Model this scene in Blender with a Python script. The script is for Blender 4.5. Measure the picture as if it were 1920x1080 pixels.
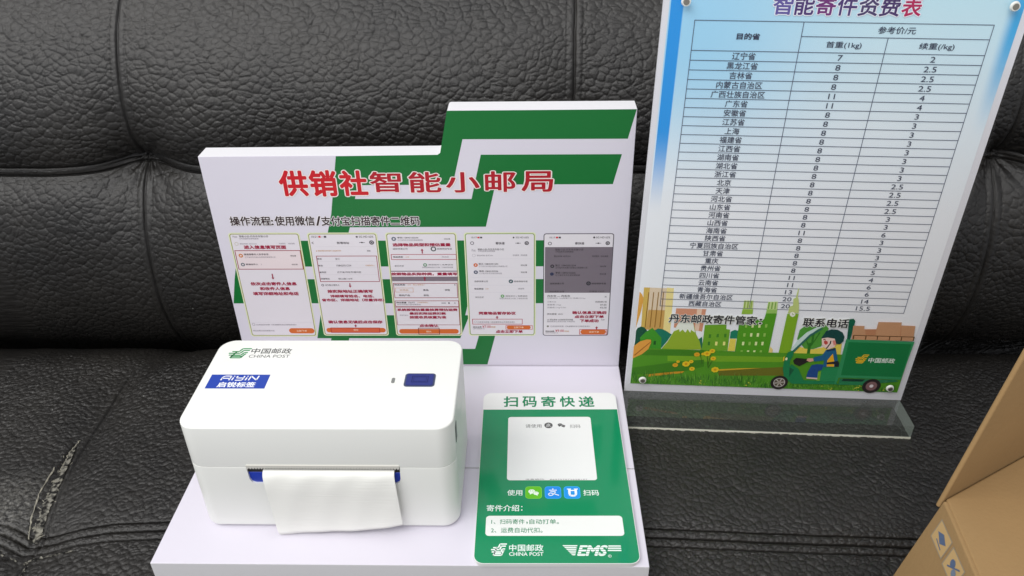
import bpy, bmesh, math, random
import numpy as np
from mathutils import Matrix, Vector

for o in list(bpy.data.objects):
    bpy.data.objects.remove(o)
SC = bpy.context.scene
COL = SC.collection

# ------------------------------------------------------------------ camera
cam = bpy.data.cameras.new('camera')
cam.sensor_width = 36.0
cam.lens = 36.0 * 1487.0 / 1920.0
cam.clip_start = 0.01
cam.clip_end = 50.0
CAM = bpy.data.objects.new('camera', cam)
COL.objects.link(CAM)
CAM.matrix_world = Matrix(((0.9997, 0.0009, 0.0241, 0.2452),
                           (0.0199, 0.5319, -0.8466, -0.3329),
                           (-0.0136, 0.8468, 0.5317, 0.4178),
                           (0, 0, 0, 1)))
SC.camera = CAM

# ------------------------------------------------------------------ light
W = bpy.data.worlds.new('World')
SC.world = W
W.use_nodes = True
W.node_tree.nodes['Background'].inputs[0].default_value = (0.93, 0.95, 1.0, 1)
W.node_tree.nodes['Background'].inputs[1].default_value = 0.56

def area(name, loc, target, sx, sy, power, col):
    l = bpy.data.lights.new(name, 'AREA')
    l.shape = 'RECTANGLE'
    l.size, l.size_y, l.energy, l.color = sx, sy, power, col
    o = bpy.data.objects.new(name, l)
    COL.objects.link(o)
    o.location = loc
    o.rotation_euler = (Vector(target) - Vector(loc)).to_track_quat('-Z', 'Y').to_euler()
    return o

area('ceiling_light', (-0.45, -0.95, 1.75), (0.25, 0.15, 0.05), 1.8, 1.2, 31, (1.0, 0.985, 0.965))
area('ceiling_light', (-1.5, 0.1, 2.2), (0.1, 0.2, 0.1), 0.6, 1.2, 9, (1.0, 0.95, 0.88))

SC.view_settings.view_transform = 'Standard'
SC.view_settings.look = 'None'
SC.view_settings.exposure = 0.22
SC.view_settings.gamma = 1.0
SC.view_settings.use_curve_mapping = False
SC.cycles.max_bounces = 10
SC.cycles.transparent_max_bounces = 16
SC.cycles.caustics_reflective = False
SC.cycles.use_denoising = True

# ------------------------------------------------------------------ materials
def lin(c):
    return tuple((x / 255 / 12.92) if x / 255 <= 0.04045 else ((x / 255 + 0.055) / 1.055) ** 2.4 for x in c)

MATS = {}

def P(m):
    return m.node_tree.nodes['Principled BSDF']

def mat(name, rgb, rough=0.5, spec=0.5, bump=0.0, bscale=900, coat=0.0, metallic=0.0, var=0.0):
    if name in MATS:
        return MATS[name]
    m = bpy.data.materials.new(name)
    m.use_nodes = True
    nt, b = m.node_tree, P(m)
    c = (*lin(rgb), 1)
    b.inputs['Base Color'].default_value = c
    b.inputs['Roughness'].default_value = rough
    b.inputs['Specular IOR Level'].default_value = spec
    b.inputs['Coat Weight'].default_value = coat
    b.inputs['Coat Roughness'].default_value = 0.08
    b.inputs['Metallic'].default_value = metallic
    if bump or var:
        tc = nt.nodes.new('ShaderNodeTexCoord')
        n = nt.nodes.new('ShaderNodeTexNoise')
        n.inputs['Scale'].default_value = bscale
        n.inputs['Detail'].default_value = 4
        nt.links.new(tc.outputs['Object'], n.inputs['Vector'])
        if bump:
            bp = nt.nodes.new('ShaderNodeBump')
            bp.inputs['Strength'].default_value = bump
            bp.inputs['Distance'].default_value = 0.0004
            nt.links.new(n.outputs['Fac'], bp.inputs['Height'])
            nt.links.new(bp.outputs['Normal'], b.inputs['Normal'])
        if var:
            mx = nt.nodes.new('ShaderNodeMix')
            mx.data_type = 'RGBA'
            mx.inputs['A'].default_value = tuple(x * (1 - var) for x in c[:3]) + (1,)
            mx.inputs['B'].default_value = tuple(min(1, x * (1 + var)) for x in c[:3]) + (1,)
            n2 = nt.nodes.new('ShaderNodeTexNoise')
            n2.inputs['Scale'].default_value = 22
            n2.inputs['Detail'].default_value = 5
            nt.links.new(tc.outputs['Object'], n2.inputs['Vector'])
            nt.links.new(n2.outputs['Fac'], mx.inputs['Factor'])
            nt.links.new(mx.outputs['Result'], b.inputs['Base Color'])
    MATS[name] = m
    return m

INKFIN = {'matte': (0.45, 0.4), 'gloss': (0.25, 0.5), 'sticker': (0.4, 0.4)}

def ink(rgb, fin='matte'):
    r, s = INKFIN[fin]
    return mat('print_%s_%02x%02x%02x' % ((fin,) + tuple(int(v) for v in rgb)), rgb, r, s)

# ------------------------------------------------------------------ object helpers
def tag(o, label=None, cat=None, group=None, kind=None):
    for k, v in (('label', label), ('category', cat), ('group', group), ('kind', kind)):
        if v:
            o[k] = v
    return o

def empty(name, loc=(0, 0, 0)):
    o = bpy.data.objects.new(name, None)
    COL.objects.link(o)
    o.location = loc
    o.empty_display_size = 0.02
    return o

def link(name, me, mats, parent=None):
    o = bpy.data.objects.new(name, me)
    for m in mats:
        me.materials.append(m)
    COL.objects.link(o)
    o.parent = parent
    return o

def bm_obj(name, bm, m, parent=None, smooth=None):
    me = bpy.data.meshes.new(name)
    bmesh.ops.recalc_face_normals(bm, faces=bm.faces)
    bm.to_mesh(me)
    bm.free()
    o = link(name, me, [m], parent)
    if smooth is not None:
        for p in me.polygons:
            p.use_smooth = True
        me.set_sharp_from_angle(angle=smooth)
    return o

def extrude_poly(bm, pts, z0, z1):
    a = [bm.verts.new((x, y, z0)) for x, y in pts]
    b = [bm.verts.new((x, y, z1)) for x, y in pts]
    n = len(pts)
    bm.faces.new(a[::-1])
    bm.faces.new(b)
    for i in range(n):
        bm.faces.new((a[i], a[(i + 1) % n], b[(i + 1) % n], b[i]))

def bevel_all(bm, w, seg=2, ang=0.6):
    es = [e for e in bm.edges if len(e.link_faces) == 2 and e.calc_face_angle(0) > ang]
    bmesh.ops.bevel(bm, geom=es, offset=w, segments=seg, affect='EDGES', profile=0.6)

def rrect_pts(x0, y0, x1, y1, r, n=6):
    pts = []
    for cx, cy, a0 in ((x1 - r, y0 + r, -90), (x1 - r, y1 - r, 0), (x0 + r, y1 - r, 90), (x0 + r, y0 + r, 180)):
        for i in range(n + 1):
            a = math.radians(a0 + 90 * i / n)
            pts.append((cx + r * math.cos(a), cy + r * math.sin(a)))
    return pts

# glyph outlines, from the default font
GLYPH = {}

def glyphs(s, bold, shear=0.0):
    key = (s, round(bold, 4), shear)
    if key not in GLYPH:
        c = bpy.data.curves.new('glyph', 'FONT')
        c.body = s
        c.shear = shear
        c.resolution_u = 3
        o = bpy.data.objects.new('glyph', c)
        me = bpy.data.meshes.new_from_object(o)
        n = len(me.vertices)
        v = np.empty(n * 3)
        me.vertices.foreach_get('co', v)
        v = v.reshape(-1, 3)[:, :2]
        GLYPH[key] = (v, [tuple(p.vertices) for p in me.polygons])
        bpy.data.objects.remove(o)
        bpy.data.curves.remove(c)
        bpy.data.meshes.remove(me)
    return GLYPH[key]

class Sheet:
    """printed artwork, in millimetres on its own plane"""
    def __init__(self, fin='matte', step=0.02, base=0.0):
        self.v, self.f, self.mi, self.mats = [], [], [], []
        self.fin, self.step, self.base = fin, step, base

    def m(self, col):
        mm = col if not isinstance(col, tuple) else ink(col, self.fin)
        if mm not in self.mats:
            self.mats.append(mm)
        return self.mats.index(mm)

    def poly(self, pts, col, lay=0):
        k = len(self.v)
        z = (self.base + lay * self.step) * 1e-3
        a = sum(pts[i][0] * pts[(i + 1) % len(pts)][1] - pts[(i + 1) % len(pts)][0] * pts[i][1] for i in range(len(pts)))
        if a < 0:
            pts = pts[::-1]
        self.v += [(x * 1e-3, y * 1e-3, z) for x, y in pts]
        self.f.append(tuple(range(k, k + len(pts))))
        self.mi.append(self.m(col))

    def rect(self, x0, y0, x1, y1, col, lay=0):
        self.poly([(x0, y0), (x1, y0), (x1, y1), (x0, y1)], col, lay)

    def rrect(self, x0, y0, x1, y1, r, col, lay=0):
        self.poly(rrect_pts(x0, y0, x1, y1, r), col, lay)

    def frame(self, x0, y0, x1, y1, w, col, lay=0):
        self.rect(x0, y0, x1, y0 + w, col, lay)
        self.rect(x0, y1 - w, x1, y1, col, lay)
        self.rect(x0, y0 + w, x0 + w, y1 - w, col, lay)
        self.rect(x1 - w, y0 + w, x1, y1 - w, col, lay)

    def ring(self, cx, cy, r0, r1, col, lay=0, n=20, sy=1.0):
        for i in range(n):
            a, b = 2 * math.pi * i / n, 2 * math.pi * (i + 1) / n
            self.poly([(cx + r * math.cos(t), cy + sy * r * math.sin(t)) for r, t in ((r0, a), (r1, a), (r1, b), (r0, b))], col, lay)

    def disc(self, cx, cy, r, col, lay=0, n=20, sy=1.0):
        self.poly([(cx + r * math.cos(2 * math.pi * i / n), cy + sy * r * math.sin(2 * math.pi * i / n)) for i in range(n)], col, lay)

    def line(self, pts, w, col, lay=0):
        for (x0, y0), (x1, y1) in zip(pts, pts[1:]):
            d = math.hypot(x1 - x0, y1 - y0) or 1
            nx, ny = -(y1 - y0) / d * w / 2, (x1 - x0) / d * w / 2
            self.poly([(x0 + nx, y0 + ny), (x1 + nx, y1 + ny), (x1 - nx, y1 - ny), (x0 - nx, y0 - ny)], col, lay)

    def text(self, x0, y0, x1, y1, s, col, lay=0, bold=0.0, out=None, outw=0.03, shear=0.0):
        v, f = glyphs(s, 0.0, shear)
        if not len(v):
            return
        lo, hi = v.min(0) - bold, v.max(0) + bold
        sx, sy = (x1 - x0) / max(hi[0] - lo[0], 1e-6), (y1 - y0) / max(hi[1] - lo[1], 1e-6)
        def put(r, n, c, l):
            i = self.m(c)
            offs = [(0, 0)] if r <= 0 else [(r * math.cos(2 * math.pi * k / n + .4), r * math.sin(2 * math.pi * k / n + .4)) for k in range(n)] + [(0, 0)]
            for q, (ox, oy) in enumerate(offs):
                k, z = len(self.v), (self.base + l * self.step + q * 0.0006) * 1e-3
                for p in v:
                    self.v.append(((x0 + (p[0] + ox - lo[0]) * sx) * 1e-3, (y0 + (p[1] + oy - lo[1]) * sy) * 1e-3, z))
                for t in f:
                    self.f.append(tuple(a + k for a in t))
                    self.mi.append(i)
        if out is not None:
            put(bold + outw, 12, out, lay - 1)
        put(bold, 8 if bold > 0.018 else 4, col, lay)

    def build(self, name, parent):
        me = bpy.data.meshes.new(name)
        me.from_pydata(self.v, [], self.f)
        o = link(name, me, self.mats, parent)
        me.polygons.foreach_set('material_index', self.mi)
        # printed faces look towards the reader
        bm = bmesh.new()
        bm.from_mesh(me)
        bm.normal_update()
        bmesh.ops.reverse_faces(bm, faces=[f for f in bm.faces if f.normal.z < 0])
        bm.to_mesh(me)
        bm.free()
        return o

# ------------------------------------------------------------------ printed artwork, in millimetres
HEAD = [
  (56.6, 160.2, 78.3, 181.5, '供'),
  (79.5, 159.9, 100.3, 181.6, '销'),
  (102.0, 160.2, 123.2, 181.3, '社'),
  (125.0, 163.3, 148.6, 180.1, '智'),
  (154.0, 162.9, 178.3, 179.8, '能'),
  (181.7, 162.8, 207.0, 179.5, '小'),
  (210.9, 163.2, 233.9, 180.1, '邮'),
  (238.0, 163.2, 261.7, 180.0, '局'),
]
SUB = [
  (13.1, 135.4, 45.0, 143.4, '操作流程'),
  (45.0, 135.8, 46.8, 140.4, ':'),
  (47.9, 135.3, 78.9, 143.6, '使用微信'),
  (79.7, 135.2, 83.8, 143.5, '/'),
  (83.8, 135.1, 159.9, 143.3, '支付宝扫描寄件二维码'),
]
S0 = [
  (12.6, 125.0, 16.0, 126.7, 'Post', 'g', 0),
  (17.6, 125.2, 40.4, 127.0, '智能小店-丹东市东智小店', 'k', 0),
  (17.3, 123.4, 32.5, 124.7, '沙号店提供全部特惠服', 'g', 0),
  (16.9, 118.9, 30.2, 120.1, '营业时间: 全天24H', 'g', 0),
  (48.0, 119.0, 53.1, 120.3, '电话联系', 'g', 0),
  (55.1, 119.0, 60.2, 120.3, '地址查看', 'g', 0),
  (19.5, 114.7, 53.0, 118.2, '进入信息填写页面', 'r', 1),
  (18.2, 109.1, 37.9, 110.8, '请选择寄件人及手机号', 'k', 1),
  (18.6, 106.8, 43.1, 108.1, '辽宁省丹东市振兴区某某街道某某小区', 'g', 0),
  (55.0, 107.9, 59.5, 109.3, '地址簿', 'k', 0),
  (18.2, 100.0, 28.0, 101.6, '新增收件人', 'k', 1),
  (30.1, 100.1, 31.0, 101.4, '>', 'g', 0),
  (54.8, 100.0, 59.5, 101.3, '地址簿', 'k', 0),
  (18.4, 81.0, 56.0, 84.3, '依次点击寄件人信息', 'r', 1),
  (25.1, 76.4, 49.8, 79.6, '和收件人信息', 'r', 1),
  (18.7, 71.5, 56.1, 74.9, '填写详细地址和电话', 'r', 1),
  (15.6, 41.6, 49.4, 43.1, '已阅读并同意《快递服务协议保密条款》', 'g', 0),
  (11.7, 35.5, 29.9, 37.0, '预估运费以实际核算为准', 'g', 0),
  (48.5, 35.2, 57.2, 37.1, '立即下单', 'w', 0),
]
S1 = [
  (74.3, 124.8, 78.9, 126.5, '10:21', 'k', 0),
  (79.8, 124.8, 81.5, 126.3, '■', 'R', 0),
  (82.3, 124.8, 85.9, 126.3, '• ■', 'k', 0),
  (108.9, 124.7, 110.6, 126.2, '●', 'k', 0),
  (111.4, 124.7, 122.7, 126.4, '5G HD 62%', 'k', 0),
  (73.7, 119.0, 75.3, 121.3, '<', 'k', 0),
  (93.5, 119.1, 103.3, 121.1, '新增地址', 'k', 1),
  (76.0, 112.4, 96.0, 113.7, '▲ 请填写真实有效的收件人信息便于取件', 'o', 0),
  (116.4, 112.3, 119.2, 113.6, '粘贴', 'k', 0),
  (76.0, 105.0, 79.5, 106.5, '姓名', 'k', 1),
  (90.5, 104.8, 94.0, 106.5, '张三', 'k', 0),
  (76.0, 98.8, 79.5, 100.3, '电话', 'k', 1),
  (90.6, 98.8, 102.3, 100.4, '15842351234', 'k', 0),
  (113.6, 99.0, 121.2, 100.3, '行程码导入', 'o', 0),
  (76.0, 92.6, 81.5, 94.2, '省市区', 'k', 1),
  (90.3, 92.6, 109.6, 94.3, '辽宁省/丹东市/振兴区', 'k', 0),
  (76.1, 86.5, 83.5, 88.0, '详细地址', 'k', 1),
  (90.4, 86.5, 101.9, 88.0, '锦山路110号', 'k', 0),
  (78.9, 80.4, 90.6, 82.1, '设为默认寄件人', 'k', 0),
  (79.9, 73.8, 117.1, 76.9, '按实际地址正确填写', 'r', 1),
  (81.5, 69.3, 117.5, 72.1, '详细填写姓名、电话、', 'r', 1),
  (74.1, 65.5, 125.3, 68.4, '省市区、详细地址（尽量详尽）', 'r', 1),
  (76.4, 43.6, 121.8, 46.8, '确认信息无误后点击保存', 'r', 1),
  (96.6, 36.2, 100.7, 38.0, '保存', 'w', 0),
]
S2 = [
  (141.2, 123.9, 157.7, 125.3, '李四 15842152236', 'k', 1),
  (141.4, 121.8, 160.9, 123.1, '辽宁省丹东市元宝区某街道某某', 'g', 0),
  (177.5, 122.8, 182.3, 124.0, '地址簿', 'k', 0),
  (137.0, 116.8, 182.5, 119.8, '选择物品类型和预估重量', 'r', 1),
  (136.8, 113.9, 148.4, 115.4, '选择快递公司', 'k', 0),
  (171.8, 113.8, 183.3, 115.3, '邮政特快专递', 'k', 0),
  (136.4, 106.6, 144.3, 108.1, '物品类型', 'k', 1),
  (146.2, 106.9, 149.0, 107.8, '必填', 'o', 0),
  (174.8, 106.7, 180.4, 108.0, '请选择', 'g', 0),
  (136.9, 98.4, 144.2, 99.9, '支付方式', 'k', 0),
  (164.0, 99.4, 183.4, 100.7, '邮政到付 | 免费退货', 'k', 0),
  (158.6, 97.1, 183.3, 98.4, '商品运费由卖方付款, 下单即享优惠', 'g', 0),
  (133.4, 90.2, 186.4, 93.1, '按照物品实际种类，重量填写', 'r', 1),
  (135.0, 80.8, 143.8, 82.3, '物品类型', 'k', 1),
  (145.6, 81.0, 148.4, 82.0, '必填', 'o', 0),
  (150.0, 80.9, 159.6, 82.2, '禁止违禁品 !', 'o', 0),
  (183.3, 80.8, 184.4, 82.1, '×', 'k', 0),
  (139.1, 75.8, 145.9, 77.2, '日用品', 'o', 0),
  (157.8, 75.7, 162.2, 77.4, '食品', 'k', 1),
  (175.4, 75.7, 179.6, 77.4, '衣物', 'k', 1),
  (138.0, 70.6, 146.8, 72.3, '数码产品', 'k', 1),
  (157.9, 70.6, 162.1, 72.3, '其他', 'k', 1),
  (135.1, 63.6, 150.3, 65.2, '预估重量（公斤）', 'k', 1),
  (152.3, 63.9, 160.9, 65.1, '必须填写预估', 'o', 0),
  (135.6, 61.9, 154.8, 63.1, '按实际称重计算包裹费用', 'g', 0),
  (177.6, 63.2, 178.7, 64.6, '1', 'k', 0),
  (172.0, 63.5, 175.6, 64.3, '—', 'g', 0),
  (182.2, 63.2, 183.8, 64.6, '+', 'k', 0),
  (135.1, 56.0, 184.8, 58.7, '系统按预估重量核算预估运费', 'r', 1),
  (144.9, 52.4, 175.2, 55.0, '最后实际运费扣款', 'r', 1),
  (144.7, 48.5, 175.1, 51.3, '按揽收员核重为准', 'r', 1),
  (136.7, 51.4, 143.9, 52.5, '请填写备注', 'g', 0),
  (152.3, 40.1, 168.2, 43.0, '点击确认', 'r', 1),
  (157.5, 34.6, 161.9, 36.4, '确认', 'w', 0),
]
S3 = [
  (198.8, 123.9, 203.1, 125.4, '10:17', 'k', 0),
  (203.6, 123.9, 205.2, 125.2, '■', 'R', 0),
  (205.7, 123.9, 207.3, 125.2, '■', 'k', 0),
  (231.0, 123.8, 232.3, 125.2, '●', 'k', 0),
  (233.4, 123.8, 243.4, 125.3, '5G HD 62%', 'k', 0),
  (217.6, 118.3, 224.6, 120.6, '寄快递', 'k', 1),
  (198.8, 112.2, 201.8, 114.4, 'Post', 'g', 0),
  (203.5, 113.2, 223.9, 114.9, '智能小店-丹东市东智小店', 'k', 0),
  (203.6, 111.8, 217.0, 113.1, '沙号店提供全部特惠服', 'g', 0),
  (202.7, 107.9, 215.1, 109.3, '营业时间: 全天24H', 'g', 0),
  (230.9, 108.0, 235.8, 109.5, '电话联系', 'g', 0),
  (237.1, 108.0, 242.2, 109.5, '地址查看', 'g', 0),
  (203.8, 100.0, 219.2, 101.7, '张三 15842351234', 'k', 1),
  (203.8, 98.0, 226.5, 99.3, '辽宁省丹东市振兴区锦山大街某某小区', 'g', 0),
  (237.0, 98.9, 241.9, 100.4, '地址簿', 'k', 0),
  (203.8, 93.4, 219.0, 95.0, '李四 15842152236', 'k', 1),
  (203.7, 91.5, 221.9, 92.8, '辽宁省丹东市元宝区某街道', 'g', 0),
  (237.0, 92.4, 241.9, 93.9, '地址簿', 'k', 0),
  (199.7, 83.9, 210.5, 85.5, '选择快递公司', 'k', 0),
  (231.7, 83.8, 242.3, 85.4, '邮政特快专递', 'k', 0),
  (199.4, 76.8, 206.8, 78.4, '物品类型', 'k', 1),
  (208.2, 77.1, 210.9, 78.1, '必填', 'o', 0),
  (234.5, 77.0, 239.7, 78.5, '请选择', 'g', 0),
  (199.7, 68.8, 206.7, 70.3, '支付方式', 'k', 0),
  (224.6, 69.8, 242.2, 71.3, '邮政到付 | 免费退货', 'k', 0),
  (219.5, 67.6, 242.3, 69.0, '商品运费由卖方付款, 下单即享优惠', 'g', 0),
  (202.2, 52.4, 232.6, 55.5, '同意物品暂存协议', 'r', 1),
  (200.7, 44.0, 231.7, 45.9, '已阅读并同意《物品暂存协议及服务条款》', 'g', 0),
  (196.8, 39.0, 204.0, 40.9, '预估运费', 'k', 0),
  (204.7, 39.2, 211.6, 41.8, '¥7.00', 'M', 0),
  (212.0, 39.2, 215.5, 40.9, '明细', 'o', 0),
  (196.8, 37.8, 206.5, 38.8, '运费以实际核算为准', 'g', 0),
  (230.7, 38.8, 238.9, 40.7, '立即下单', 'w', 0),
  (215.7, 34.0, 238.2, 37.1, '点击立即下单', 'r', 1),
]
S4 = [
  (259.5, 123.7, 263.8, 125.1, '10:17', 'k', 0),
  (264.4, 123.7, 266.1, 125.1, '■', 'R', 0),
  (266.6, 123.7, 268.2, 125.1, '■', 'k', 0),
  (293.1, 123.6, 294.7, 125.2, '●', 'k', 0),
  (295.4, 123.6, 306.3, 125.2, '5G HD 62%', 'k', 0),
  (279.3, 118.1, 286.4, 120.3, '寄快递', 'k', 1),
  (264.1, 112.8, 285.9, 114.6, '智能小店-丹东市东智小店', 'k', 0),
  (264.1, 111.1, 278.3, 112.4, '沙号店提供全部特惠服', 'k', 0),
  (263.2, 107.0, 276.1, 108.5, '营业时间: 全天24H', 'k', 0),
  (293.0, 107.0, 298.5, 108.5, '电话联系', 'k', 0),
  (299.7, 107.0, 305.4, 108.5, '地址查看', 'k', 0),
  (264.3, 98.5, 280.5, 100.3, '张三 15842351234', 'k', 1),
  (264.4, 96.5, 289.7, 98.0, '辽宁省丹东市振兴区锦山大街某某小区', 'k', 0),
  (299.5, 97.8, 304.2, 99.2, '地址簿', 'k', 0),
  (264.4, 91.7, 280.5, 93.5, '李四 15842152236', 'k', 1),
  (264.4, 89.7, 284.0, 91.1, '辽宁省丹东市元宝区某街道', 'k', 0),
  (299.6, 90.6, 304.6, 92.2, '地址簿', 'k', 0),
  (260.2, 81.7, 271.4, 83.4, '选择快递公司', 'k', 1),
  (293.6, 81.6, 305.0, 83.4, '邮政特快专递', 'k', 1),
  (260.1, 74.2, 271.8, 75.8, '物品类型 必填', 'k', 0),
  (292.2, 74.2, 304.3, 75.9, '日用品 1公斤', 'k', 0),
  (258.2, 69.6, 276.7, 71.6, '丹东市 — 丹东市', 'k', 1),
  (258.2, 67.8, 289.1, 69.2, '计费规则: 1kg首重7元, 续重2元/kg', 'g', 0),
  (258.3, 64.3, 265.5, 65.8, '计费方式', 'g', 0),
  (297.2, 64.2, 306.5, 65.8, '快递包裹计费', 'k', 0),
  (258.3, 61.3, 269.5, 63.0, '首重费 (1kg)', 'g', 0),
  (301.3, 61.3, 306.4, 62.9, '¥7.00', 'k', 0),
  (258.3, 58.6, 273.6, 60.2, '续重费 (1kg*2.00)', 'g', 0),
  (301.3, 58.6, 306.6, 60.2, '¥2.00', 'k', 0),
  (258.2, 52.3, 271.0, 53.9, '预估重量  2KG', 'k', 0),
  (278.8, 53.0, 307.0, 56.1, '确认信息正确后', 'r', 1),
  (280.8, 49.0, 304.9, 52.0, '点击立即下单', 'r', 1),
  (285.2, 44.8, 300.8, 48.0, '下单成功', 'r', 1),
  (258.3, 46.7, 279.6, 48.2, '注: 预估费用, 以快递员实际称重', 'k', 0),
  (302.7, 46.7, 305.6, 48.0, '为准', 'k', 0),
  (258.3, 44.9, 281.4, 46.4, '最终费用以实际为准 不再另收', 'g', 0),
  (261.1, 40.0, 294.0, 41.6, '已阅读并同意《快递服务协议保密条款》', 'g', 0),
  (257.1, 34.9, 264.4, 36.5, '预估运费', 'k', 1),
  (265.3, 35.1, 272.4, 37.6, '¥9.00', 'M', 0),
  (272.9, 35.1, 276.5, 36.5, '明细', 'o', 0),
  (257.1, 33.6, 267.5, 34.6, '运费以实际核算为准', 'g', 0),
  (293.3, 34.2, 301.5, 36.1, '立即下单', 'w', 0),
]
CARDT = [
  (16.1, 149.7, 27.7, 162.7, '扫', 'g', 1),
  (31.1, 149.6, 42.7, 162.6, '码', 'g', 1),
  (46.1, 149.6, 57.8, 162.6, '寄', 'g', 1),
  (61.0, 149.5, 73.1, 162.5, '快', 'g', 1),
  (76.1, 149.4, 88.5, 162.4, '递', 'g', 1),
  (33.6, 125.3, 45.9, 129.3, '请使用', 'k', 0),
  (67.7, 125.0, 75.7, 128.8, '扫码', 'k', 0),
  (33.3, 67.9, 47.1, 72.2, '设备编码:', 'k', 0),
  (50.7, 67.9, 77.3, 71.9, '869757072628197', 'k', 0),
  (20.6, 56.3, 31.2, 61.6, '使用', 'w', 0.6),
  (73.5, 56.2, 84.4, 61.5, '扫码', 'w', 0.6),
  (6.8, 42.1, 29.0, 47.8, '寄件介绍', 'w', 0.6),
  (30.3, 42.7, 31.3, 46.8, '：', 'w', 0.6),
  (10.4, 31.0, 32.7, 35.3, '1、扫码寄件', 'g', 0.4),
  (33.8, 31.0, 34.8, 33.1, ',', 'g', 0.4),
  (35.9, 31.0, 55.6, 35.3, '自动打单。', 'g', 0.4),
  (10.4, 23.7, 44.5, 28.1, '2、运费自动代扣。', 'g', 0.4),
  (22.6, 8.6, 44.8, 14.2, '中国邮政', 'w', 0.6),
  (22.7, 5.1, 44.7, 8.0, 'CHINA POST', 'w', 0.6),
  (66.0, 4.6, 85.7, 13.6, 'EMS', 'w', 1),
]
SIGNT = [
  (48.5, 287.9, 63.2, 292.0, '目的省', 'k', 1),
  (135.9, 293.0, 159.3, 297.5, '参考价/元', 'k', 0),
  (105.6, 283.1, 127.9, 287.8, '首重(1kg)', 'k', 0),
  (163.8, 283.1, 185.8, 287.9, '续重(/kg)', 'k', 0),
  (28.8, 69.9, 96.7, 78.2, '丹东邮政寄件管家', 'k', 1),
  (98.3, 70.9, 100.6, 76.0, ':', 'k', 1),
  (132.0, 69.8, 166.9, 78.2, '联系电话', 'k', 1),
  (169.0, 70.6, 170.9, 75.5, ':', 'k', 1),
  (189.7, 37.8, 210.3, 42.7, '中国邮政', 'w', 0.8),
]
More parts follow.
